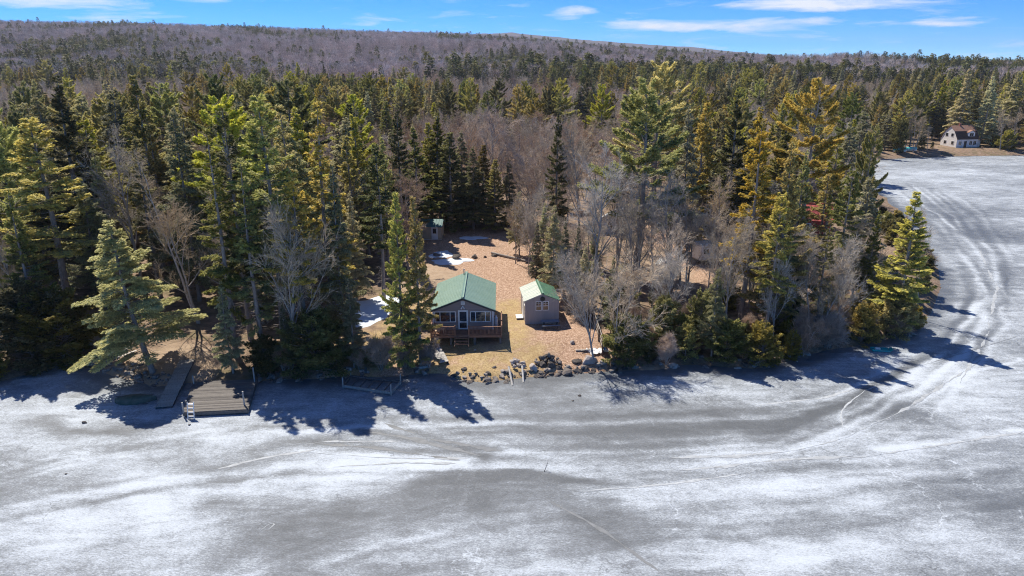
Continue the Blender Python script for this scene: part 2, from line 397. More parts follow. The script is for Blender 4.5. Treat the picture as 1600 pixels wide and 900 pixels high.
for off, wd, v in [((0, 14), .5, .35), ((0, -12), .45, .3), ((20, 30), .5, .2), ((-10, -26), .5, -.25), ((10, 6), .3, .3), ((4, 40), .6, -.2)]:
    snow = snow + track([(a + off[0], b + off[1]) for a, b in MAIN], wd, .3) * v
rt = random.Random(4)
for _ in range(16):
    ox, oy = rt.uniform(-30, 40), rt.uniform(-55, 80); snow = snow + track([(a + ox, b + oy * (.35 + .65 * (900 > b > 560))) for a, b in MAIN], rt.uniform(.22, .55), .2) * rt.choice([-.24, .2, -.2, .2])
LEFT = [(-40, 790), (120, 752), (300, 720), (460, 700), (640, 694), (820, 700), (960, 716)]
for _ in range(14):
    ox, oy = rt.uniform(-40, 40), rt.uniform(-60, 110); snow = snow + track([(a + ox, b + oy) for a, b in LEFT], rt.uniform(.2, .5), .35) * rt.choice([-.24, .2, -.2, .2])
DIAG = [(330, 930), (520, 850), (760, 790), (1000, 760), (1260, 742), (1620, 690)]
for _ in range(12):
    ox, oy = rt.uniform(-60, 60), rt.uniform(-30, 150); snow = snow + track([(a + ox, b + oy) for a, b in DIAG], rt.uniform(.18, .45), .35) * rt.choice([-.24, .2, -.2, .2])
for pts, wd, v in [([(500, 690), (620, 700), (760, 716)], .5, -.5), ([(560, 672), (660, 690), (760, 712)], .45, -.55), ([(610, 660), (690, 690), (780, 706)], .4, -.45),
                   ([(470, 706), (640, 716), (740, 718)], .4, .5), ([(520, 728), (640, 722), (720, 724)], .35, .5), ([(700, 700), (740, 740), (720, 800)], .25, .25),
                   ([(1060, 715), (1230, 705), (1330, 682), (1420, 640), (1500, 590), (1590, 560)], .22, .5), ([(1360, 700), (1480, 690), (1600, 672)], .3, .4),
                   ([(1240, 640), (1320, 628), (1380, 600)], .2, .4), ([(1318, 664), (1316, 642), (1335, 628)], .16, .45), ([(1180, 632), (1290, 622), (1350, 600), (1440, 592)], .3, .4),
                   ([(860, 780), (960, 840), (1060, 900)], .5, -.3), ([(900, 775), (1040, 760), (1200, 735)], .4, .25), ([(1100, 745), (1300, 730), (1500, 720)], .6, -.25),
                   ([(330, 880), (480, 800), (700, 745)], .8, -.25), ([(1490, 600), (1530, 520), (1540, 460), (1510, 400)], .5, .4), ([(1465, 640), (1550, 540), (1575, 470), (1540, 380)], .45, .35),
                   ([(1400, 630), (1480, 560), (1515, 480), (1500, 410)], .5, -.3)]:
    snow = snow + track(pts, wd, .25) * v
d_l = shore_dist(LX, LY)
melt = sstep(-2.2, -.3, d_l + (fbm(LX * .6, LY * .6, 3, 77) - .5) * 2.4)
idx = np.arange(LX.size).reshape(LX.shape)
FQ = np.stack([idx[:-1, :-1], idx[:-1, 1:], idx[1:, 1:], idx[1:, :-1]], -1).reshape(-1, 4)
LZ = (fbm(LX * .5, LY * .5, 3, 12) - .5) * .02 * (np.abs(LX) < 110) * (LY < 100)
me = mesh_np('lake', np.stack([LX.ravel(), LY.ravel(), LZ.ravel()], 1), FQ, new_mat('lake_ice'),
             {'snow': np.clip(snow, -.3, 1.4).ravel(), 'melt': melt.ravel()}, smooth=True)
k = N(me.materials[0])
pos = k.n('ShaderNodeNewGeometry').outputs['Position']
st1 = k.n('ShaderNodeMapping', {'Vector': pos, 'Rotation': (0, 0, math.radians(38)), 'Scale': (1.0, 3.2, 1)}).outputs[0]
st2 = k.n('ShaderNodeMapping', {'Vector': pos, 'Rotation': (0, 0, math.radians(-12)), 'Scale': (.5, 2.0, 1)}).outputs[0]
st3 = k.n('ShaderNodeMapping', {'Vector': pos, 'Rotation': (0, 0, math.radians(52)), 'Scale': (1.0, 3.0, 1)}).outputs[0]
fine = k.noise(st1, 3.2, 6, .75); mid = k.noise(pos, .8, 8, .72, .8); strk = k.noise(st2, .55, 8, .7, .6); grain = k.noise(st3, 7.0, 4, .8); big = k.noise(pos, .22, 5, .6, .5)
nzc = k.n('ShaderNodeTexNoise', {'Vector': pos, 'Scale': .16, 'Detail': 6.0, 'Roughness': .6}).outputs['Color']
wpos = k.n('ShaderNodeVectorMath', {0: pos, 1: k.n('ShaderNodeVectorMath', {0: nzc, 3: 9.0}, operation='SCALE').outputs[0]}, operation='ADD').outputs[0]
def crack(sc, wd):
    dd = k.n('ShaderNodeTexVoronoi', {'Vector': wpos, 'Scale': sc}, feature='DISTANCE_TO_EDGE').outputs['Distance']
    return k.n('ShaderNodeMapRange', {'Value': dd, 'From Min': 0.0, 'From Max': wd, 'To Min': 1.0, 'To Max': 0.0}, clamp=True).outputs[0]
ck = k.math('MULTIPLY', crack(.055, .006), k.ramp(k.noise(pos, .11, 3), .46, .58)); ck2 = k.math('MULTIPLY', crack(.11, .008), k.ramp(k.noise(pos, .17, 3), .52, .62))
v = k.n('ShaderNodeAttribute', attribute_name='snow').outputs['Fac']
for nz, am in ((fine, 1.9), (mid, 1.0), (strk, 1.5), (grain, 2.4), (big, .4)):
    v = k.math('ADD', v, k.math('MULTIPLY', k.math('SUBTRACT', nz, .5), am))
v = k.math('SUBTRACT', v, k.math('MULTIPLY', k.n('ShaderNodeAttribute', attribute_name='melt').outputs['Fac'], .6))
v = k.math('ADD', v, k.math('MULTIPLY', ck, .45)); v = k.math('SUBTRACT', v, k.math('MULTIPLY', ck2, .5))
cr = k.n('ShaderNodeValToRGB', {0: k.ramp(v, -.35, 1.35)})
e = cr.color_ramp.elements
def ice(v): return C(v * .83, v * .93, v * 1.06)
e[0].position = 0.0; e[0].color = ice(.13); e[1].position = 1.0; e[1].color = ice(.66)
for ps, cc in [(.18, .165), (.34, .21), (.44, .265), (.56, .33), (.63, .43), (.74, .50), (.80, .59)]:
    q = e.new(ps); q.color = ice(cc)
rg = k.n('ShaderNodeMapRange', {'Value': v, 'From Min': 0, 'From Max': .9, 'To Min': .42, 'To Max': .8}, clamp=True).outputs[0]
bmp = k.n('ShaderNodeBump', {'Height': k.math('ADD', fine, k.math('MULTIPLY', grain, .5)), 'Strength': .6, 'Distance': .1})
p = k.n('ShaderNodeBsdfPrincipled', {'Base Color': cr.outputs[0], 'Roughness': rg, 'Specular IOR Level': .3, 'Normal': bmp.outputs[0]}); k.out(p.outputs[0])
lake = tag(link('lake', me), kind='structure')

M_CRUST = plain('track_crust', (.46, .50, .545), (.30, .325, .355), 1.6, .7, .4, 6, objrand=.1)
M_SLUSH = plain('refrozen_slush', (.17, .185, .20), (.24, .255, .275), 1.6, .5, .3, 6, objrand=.1)
def ice_ribbon(pts, wd, mat, seed, label):
    """a low irregular ridge of crust or a refrozen groove on the lake"""
    P = [np.array(G(*q)) for q in pts]; r = np.random.default_rng(seed); L = []
    for a, b in zip(P[:-1], P[1:]):
        n = max(2, int(np.linalg.norm(b - a) / .35))
        for i in range(n): L.append(a + (b - a) * i / n)
    L = np.array(L)
    for _ in range(6): L[1:-1] = (L[:-2] + L[2:] + 2 * L[1:-1]) / 4
    d = nrm0(np.gradient(L, axis=0)); nn = np.stack([-d[:, 1], d[:, 0]], 1)
    L = L + nn * np.cumsum(r.normal(0, .03, len(L)))[:, None]
    t = np.linspace(0, 1, len(L)); w_ = wd * np.clip(fbm(t * len(L) * .25, t * 0, 3, seed) * 2.2 - .55, .0, 1.3) * np.minimum(1, np.minimum(t, 1 - t) * 12)
    e0 = w_ * r.uniform(.6, 1.2, len(L)); e1 = w_ * r.uniform(.6, 1.2, len(L))
    V = np.concatenate([np.c_[L + nn * e0[:, None], np.full(len(L), .011)], np.c_[L, np.full(len(L), .022)], np.c_[L - nn * e1[:, None], np.full(len(L), .011)]])
    n = len(L); i = np.arange(n - 1)
    Q = np.concatenate([np.stack([i, i + 1, n + i + 1, n + i], 1), np.stack([n + i, n + i + 1, 2 * n + i + 1, 2 * n + i], 1)])
    tag(link('ice_track', mesh_np('ice_track', V, Q, mat, smooth=True)), label, None, None, 'structure')
def nrm0(a): return a / np.maximum(np.linalg.norm(a, axis=-1, keepdims=True), 1e-9)
for i, (pts, wd, m) in enumerate([
    ([(1030, 717), (1140, 712), (1230, 705), (1330, 682), (1420, 640), (1500, 590), (1540, 560)], .20, M_CRUST), ([(1318, 668), (1314, 645), (1325, 632), (1350, 612), (1372, 600)], .08, M_CRUST),
    ([(1170, 634), (1290, 622), (1350, 602), (1440, 594)], .16, M_CRUST), ([(470, 706), (560, 712), (640, 716), (740, 718)], .22, M_CRUST), ([(520, 730), (620, 723), (720, 724)], .2, M_CRUST),
    ([(560, 672), (640, 684), (760, 712)], .3, M_SLUSH), ([(600, 662), (680, 690), (790, 708)], .26, M_SLUSH), ([(480, 692), (600, 700), (730, 715)], .26, M_SLUSH), ([(1320, 715), (1440, 700), (1600, 672)], .2, M_CRUST),
    ([(1060, 735), (1200, 722), (1340, 712)], .2, M_CRUST), ([(860, 782), (950, 832), (1050, 900)], .16, M_SLUSH), ([(1330, 600), (1440, 570), (1600, 522)], .05, M_SLUSH),
    ([(1500, 600), (1545, 520), (1560, 450), (1530, 390)], .22, M_CRUST), ([(330, 735), (420, 715), (520, 700)], .2, M_CRUST), ([(400, 700), (520, 690), (640, 690)], .18, M_CRUST),
    ([(405, 830), (415, 815), (440, 810), (432, 826), (408, 832)], .06, M_CRUST), ([(900, 770), (1040, 758), (1200, 735)], .16, M_CRUST)]):
    ice_ribbon(pts, wd, m, i, 'pale crusted track on the ice' if m is M_CRUST else 'dark refrozen track on the ice')

# ------------------------------------------------------------------ trees
UP = np.array([0, 0, 1.0])
def nrm(a): return a / np.maximum(np.linalg.norm(a, axis=-1, keepdims=True), 1e-9)
def prisms(S, n):
    """segments (p0,p1,r0,r1) -> verts, quads"""
    S = np.asarray(S, float)
    if len(S) == 0: return np.zeros((0, 3)), np.zeros((0, 4), int)
    p0, p1, r0, r1 = S[:, 0:3], S[:, 3:6], S[:, 6], S[:, 7]
    d = nrm(p1 - p0)
    ref = np.where(np.abs(d[:, 2:3]) > .9, np.array([[1.0, 0, 0]]), UP[None])
    x = nrm(np.cross(d, ref)); y = np.cross(d, x)
    a = np.arange(n) * 2 * math.pi / n
    ring = x[:, None, :] * np.cos(a)[None, :, None] + y[:, None, :] * np.sin(a)[None, :, None]
    V = np.concatenate([p0[:, None] + ring * r0[:, None, None], p1[:, None] + ring * r1[:, None, None]], 1)
    base = (np.arange(len(S)) * 2 * n)[:, None]; i = np.arange(n)
    Q = np.stack([base + i, base + (i + 1) % n, base + n + (i + 1) % n, base + n + i], -1).reshape(-1, 4)
    return V.reshape(-1, 3), Q
def conifer(seed, Hh, R, cb, dz, nb, power, e_bot, e_top, droop, upt, tl, tw, dens, side, s0, zj, gap=0.0, dead=14, hang=.25, round_=0.0, curve=.25, tipk=1.0):
    rng = np.random.default_rng(seed)
    ang = rng.uniform(0, 6.28); amp = curve
    def axis_pt(z):
        t = z / Hh
        return np.array([math.cos(ang) * amp * math.sin(t * 3.0), math.sin(ang) * amp * math.sin(t * 3.0), z])
    segs, wood = [], []
    zz = np.linspace(-.4, Hh * .985, 13); r_ = lambda z: .013 * Hh * (1 - max(z, 0) / Hh) ** .9 + .018
    for a, b in zip(zz[:-1], zz[1:]): segs.append((*axis_pt(a), *axis_pt(b), r_(a), r_(b)))
    P, D, S_, NRM, TIP = [], [], [], [], []
    z = cb * Hh
    while z < Hh - .15:
        t = (z / Hh - cb) / (1 - cb)
        pr = (1 - t) ** power * min(1, .55 + t * 3.5) * (1 - round_) + round_ * math.sqrt(max(0, 1 - (2 * t - .75) ** 2 / 1.6))
        for j in range(nb):
            if rng.random() < gap: continue
            L = R * pr * rng.uniform(.5, 1.25) + .2
            a = rng.uniform(0, 6.283); e = e_bot + (e_top - e_bot) * t + rng.normal(0, .19)
            f = np.array([math.cos(a), math.sin(a), 0]); sd = np.array([-f[1], f[0], 0])
            z0 = axis_pt(min(Hh, z + rng.normal(0, dz * .55)))
            n = max(6, int(dens * L * (.6 + .4 * L)))
            s = s0 + (1 - s0) * rng.random(n) ** .75
            u = rng.random(n); sg = rng.choice([-1, 1], n)
            l2 = side * L * (1.05 - s) ** .8 + .12 * rng.random(n)
            fw = .55
            dr_ = droop * rng.uniform(.5, 1.5)
            def spine(q): return z0[None] + f[None] * (L * q * math.cos(e))[:, None] + UP[None] * (L * (q * math.sin(e) - dr_ * q * q + upt * q ** 3))[:, None]
            pos = spine(s) + sd[None] * (sg * u * l2 * .85)[:, None] + f[None] * (u * l2 * fw)[:, None]
            pos[:, 2] += -hang * u * l2 + rng.normal(0, zj, n)
            tan = nrm(spine(s + .05) - spine(s))
            d = nrm(tan * .6 + sd[None] * (sg * (.35 + .6 * u))[:, None] + rng.normal(0, .28, (n, 3)) + np.array([[0, 0, -hang * .6]]))
            P.append(pos); D.append(d); S_.append(rng.uniform(.65, 1.3, n)); NRM.append(nrm(UP[None] * 1.0 + rng.normal(0, .45, (n, 3))))
            TIP.append(np.clip(tipk * (s * .55 + u * .55 + .35 * t - .35) + rng.normal(0, .18, n), 0, 1))  # paler toward bough ends and treetop, painting in where sun falls
            if L > .7:
                qs = np.array([0, .35, .8]); pp = spine(qs)
                rr = .012 * L + .012
                wood.append((*pp[0], *pp[1], rr, rr * .7)); wood.append((*pp[1], *pp[2], rr * .7, rr * .25))
        z += dz * rng.uniform(.7, 1.3) * (1 - .35 * t)
    for j in range(dead):
        zq = rng.uniform(.06, max(cb, .12) + .12) * Hh; a = rng.uniform(0, 6.283); L = R * rng.uniform(.2, .6)
        p0 = axis_pt(zq); p1 = p0 + np.array([math.cos(a) * L, math.sin(a) * L, -.25 * L]); wood.append((*p0, *p1, .028, .010)); q1 = p0 + (p1 - p0) * .55; wood.append((*q1, *(q1 + np.array([math.cos(a + .8) * L * .35, math.sin(a + .8) * L * .35, -.05])), .014, .006)); q1 = p0 + (p1 - p0) * .4; wood.append((*q1, *(q1 + np.array([math.cos(a - .8) * L * .35, math.sin(a - .8) * L * .35, -.08])), .014, .006))
    P = np.concatenate(P); D = np.concatenate(D); S_ = np.concatenate(S_); NRM = np.concatenate(NRM); TIP = np.concatenate(TIP)
    X = nrm(np.cross(D, NRM)); l = (tl * S_)[:, None]; wd = (tw * S_)[:, None]
    V = np.stack([P - D * l * .3, P + D * l * .25 + X * wd * .5, P + D * l * .7, P + D * l * .15 - X * wd * .5], 1).reshape(-1, 3)
    Q = np.arange(len(P) * 4).reshape(-1, 4)
    tint = np.repeat(np.clip(rng.random(len(P)), 0, 1), 4)
    tv, tq = prisms(segs, 7); wv, wq = prisms(wood, 3)
    return dict(TV=np.concatenate([tv, wv]), TQ=np.concatenate([tq, wq + len(tv)]), CV=V, CQ=Q, tint=tint, tip=np.repeat(TIP, 4), h=Hh)
def bare(seed, Hh, spread, nl=13, stems=1, up=.55, first=.28, nsub=8, ntw=7, ntt=4, r0=None, twr=.011, lean=0.0):
    rng = np.random.default_rng(seed); rnd = rng.uniform
    big, sm = [], []
    r0 = r0 or .013 * Hh
    def grow(p, d, L, ra, rb, nseg, wob, store):
        pts = [p]; dd = d
        for i in range(nseg):
            dd = dd + rng.normal(0, wob, 3) + np.array([0, 0, .05]); dd = dd / np.linalg.norm(dd)
            q = pts[-1] + dd * L / nseg
            a = ra + (rb - ra) * i / nseg; b = ra + (rb - ra) * (i + 1) / nseg
            store.append((*pts[-1], *q, a, b)); pts.append(q)
        return pts
    def at_(pts, s):
        n = len(pts) - 1; i = min(int(s * n), n - 1); f = s * n - i
        return pts[i] * (1 - f) + pts[i + 1] * f, (pts[i + 1] - pts[i]) / np.linalg.norm(pts[i + 1] - pts[i])
    def side_dir(t, ang, a):
        x = np.cross(t, UP if abs(t[2]) < .95 else np.array([1.0, 0, 0])); x /= np.linalg.norm(x); y = np.cross(t, x)
        return t * math.cos(ang) + (x * math.cos(a) + y * math.sin(a)) * math.sin(ang)
    for sidx in range(stems):
        d0 = np.array([lean + (rnd(-.3, .3) if stems > 1 else rnd(-.05, .05)), (rnd(-.3, .3) if stems > 1 else rnd(-.05, .05)), 1.0]); d0 /= np.linalg.norm(d0)
        hs_ = Hh * (1 if sidx == 0 else rnd(.65, .95))
        T = grow(np.array([rnd(-.12, .12) * (stems > 1), rnd(-.12, .12) * (stems > 1), -.3]), d0, hs_ * .92, r0 / math.sqrt(stems), .02, 9, .05, big)
        for i in range(max(4, nl // (1 if stems == 1 else 2))):
            s = first + (1 - first) * rnd(.0, .97); p, t = at_(T, s)
            L = spread * rnd(.6, 1.15) * (1.15 - s * .75)
            d = side_dir(t, rnd(.5, .95), rnd(0, 6.283)); d = d + np.array([0, 0, up * rnd(.4, 1.1)]); d /= np.linalg.norm(d)
            rl = r0 * .5 * (1.1 - s * .7) / math.sqrt(stems)
            Lm = grow(p, d, L, rl, .012, 5, .10, big)
            for j in range(nsub):
                p2, t2 = at_(Lm, rnd(.2, 1.0)); L2 = L * rnd(.22, .5)
                d2 = side_dir(t2, rnd(.4, .9), rnd(0, 6.283)); d2[2] += .25 * up; d2 /= np.linalg.norm(d2)
                Sm = grow(p2, d2, L2, .017, .008, 2, .12, sm)
                for q in range(ntw):
                    p3, t3 = at_(Sm, rnd(.15, 1.0)); d3 = side_dir(t3, rnd(.35, .85), rnd(0, 6.283)); L3 = rnd(.35, .95) * min(1, L2)
                    e3 = p3 + d3 * L3; sm.append((*p3, *e3, twr, twr * .55))
                    for u in range(ntt):
                        p4 = p3 + d3 * L3 * rnd(.2, 1); d4 = side_dir(d3, rnd(.3, .8), rnd(0, 6.283)); sm.append((*p4, *(p4 + d4 * rnd(.2, .5)), twr * .8, twr * .3))
    tv, tq = prisms(big, 6); cv, cq = prisms(sm, 3)
    return dict(TV=tv, TQ=tq, CV=cv, CQ=cq, h=Hh)
PROTO = {}
def reg(kind, d, cm, tm):
    tr = mesh_np(kind + '_trunk', d['TV'], d['TQ'], tm, smooth=True)
    at_ = {'tint': d['tint'], 'tip': d['tip']} if 'tint' in d else None
    cr_ = mesh_np(kind + '_crown', d['CV'], d['CQ'], cm, at_)
    PROTO.setdefault(kind, []).append(dict(trunk=tr, crown=cr_, h=d['h'], raw=d, cm=cm, tm=tm))
for i in range(4):
    reg('spruce', conifer(10 + i, 20, [3.3, 3.7, 2.9, 4.0][i], [.16, .07, .26, .10][i], .66, 6, [1.0, .9, .95, 1.05][i], -.10, .80, .24, .22, .31, .105, 88, .36, .20, .045, .12, 45), M_SPRUCE, M_BARKC)
for i in range(4):
    reg('spire', conifer(20 + i, 20, [2.5, 2.9, 2.3, 3.0][i], [.30, .38, .24, .44][i], .74, 6, [.8, .7, .9, .6][i], -.18, .75, .26, .22, .31, .105, 84, .36, .22, .05, .24, 80), M_SPRUCE, M_BARKC)
for i in range(3):
    reg('hemlock', conifer(30 + i, 18, [4.3, 3.8, 4.7][i], [.12, .08, .2][i], .58, 6, [1.0, .9, .8][i], .10, .70, .30, .02, .27, .10, 84, .42, .15, .06, .14, 36, .38, curve=.35), M_HEML, M_BARKC)
for i in range(3):
    reg('pine', conifer(50 + i, 22, [4.6, 5.2, 4.2][i], [.32, .26, .4][i], .95, 5, [.55, .5, .45][i], .12, .8, .10, .22, .36, .11, 84, .32, .42, .12, .14, 26, -.25, curve=.4), M_PINE, M_BARKC)
for i in range(3):
    reg('bush', conifer(70 + i, 4, [1.9, 2.3, 1.7][i], .02, .24, 7, .6, .25, 1.0, .10, .05, .22, .10, 64, .40, .2, .08, .15, 0, .15, round_=[.45, .6, .25][i], curve=.1), M_BUSH, M_BARKC)
for i in range(5):
    reg('bare', bare(90 + i, 17, [6.4, 5.6, 6.8, 5.8, 6.0][i], [17, 19, 16, 20, 16][i], [1, 1, 2, 1, 3][i], [.30, .45, .25, .4, .35][i], [.26, .34, .2, .36, .25][i], 8, 7, 3, twr=.013), M_TWIG, M_BARKB)
for i in range(4):
    reg('smallbare', bare(140 + i, 9, [4.6, 5.0, 4.2, 4.8][i], [16, 18, 15, 17][i], [1, 1, 2, 1][i], [.35, .25, .4, .3][i], [.22, .2, .18, .25][i], 9, 7, 3, r0=.13, twr=.012), M_TWIG, M_BARKB)
for i in range(3):
    reg('redbare', bare(110 + i, 16, [6.2, 5.8, 6.6][i], 20, [1, 2, 1][i], [.3, .4, .25][i], .22, 8, 7, 4, twr=.013), M_TWIGR, M_BARKB)
for i in range(3):
    reg('shrub', bare(120 + i, 3, 1.3, 14, 6, .7, .1, 6, 6, 3, r0=.05, twr=.010), M_TWIGR, M_BARKB)

TREE_POS = []
def place_tree(kind, x, y, h, var, rz, wscale, label, cat, group, lean=(0, 0), z=None, tone=(1, 1, 1, 1)):
    pr = PROTO[kind][var % len(PROTO[kind])]
    s = h / pr['h']
    nm = {'spruce': 'spruce_tree', 'spire': 'spruce_tree', 'hemlock': 'hemlock_tree', 'pine': 'pine_tree', 'bush': 'cedar_bush', 'bare': 'bare_tree', 'redbare': 'bare_tree', 'smallbare': 'bare_tree', 'shrub': 'bare_shrub'}[kind]
    r = empty(nm, (x, y, (tz(x, y) if z is None else z) - .05), 0, label, cat, group)
    r.rotation_euler = Euler((lean[0], lean[1], 0)).to_quaternion().to_matrix().to_4x4().to_euler()
    ws = s * wscale
    for pn in ('trunk', 'crown'):
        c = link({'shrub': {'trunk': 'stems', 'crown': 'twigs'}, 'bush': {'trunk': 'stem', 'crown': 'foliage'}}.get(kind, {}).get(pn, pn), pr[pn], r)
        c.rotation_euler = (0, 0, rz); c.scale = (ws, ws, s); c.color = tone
    TREE_POS.append((x, y)); return r
VPY = 450 + F / math.tan(PIT)
def T(kind, tx, ty, by, wsc, label, var=None, lean=(0, 0), group=None):
    """a tree seen in the photo: top pixel, height of its foot in the picture"""
    bx = 800 + (tx - 800) * (VPY - by) / (VPY - ty)
    x, y, z = GT(bx, by)
    d = ray(tx, ty); h = H + d[2] / d[1] * y - z
    cat = {'bush': 'bush', 'shrub': 'shrub'}.get(kind, 'tree')
    v = T.n if var is None else var; T.n += 1
    tone = (1.35, .35, 1, 1) if 'two tall spruces' in label else (1.5, 0, 1, 1) if 'tip of the point' in label and kind == 'spruce' else (1.6, .5, 1, 1) if 'leaning olive' in label else (.78, 1, 1, 1) if ('dark' in label or 'shade' in label) else ((1.1, 0, 1, 1) if any(q in label for q in ('gold', 'yellow', 'bright')) else (1, 1, 1, 1))  # shade painted into shaded trees' needle colour; sunlight into the leaning hemlock's
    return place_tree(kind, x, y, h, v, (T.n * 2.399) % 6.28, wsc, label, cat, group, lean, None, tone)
T.n = 0
G_SH = 'trees along the shoreline'
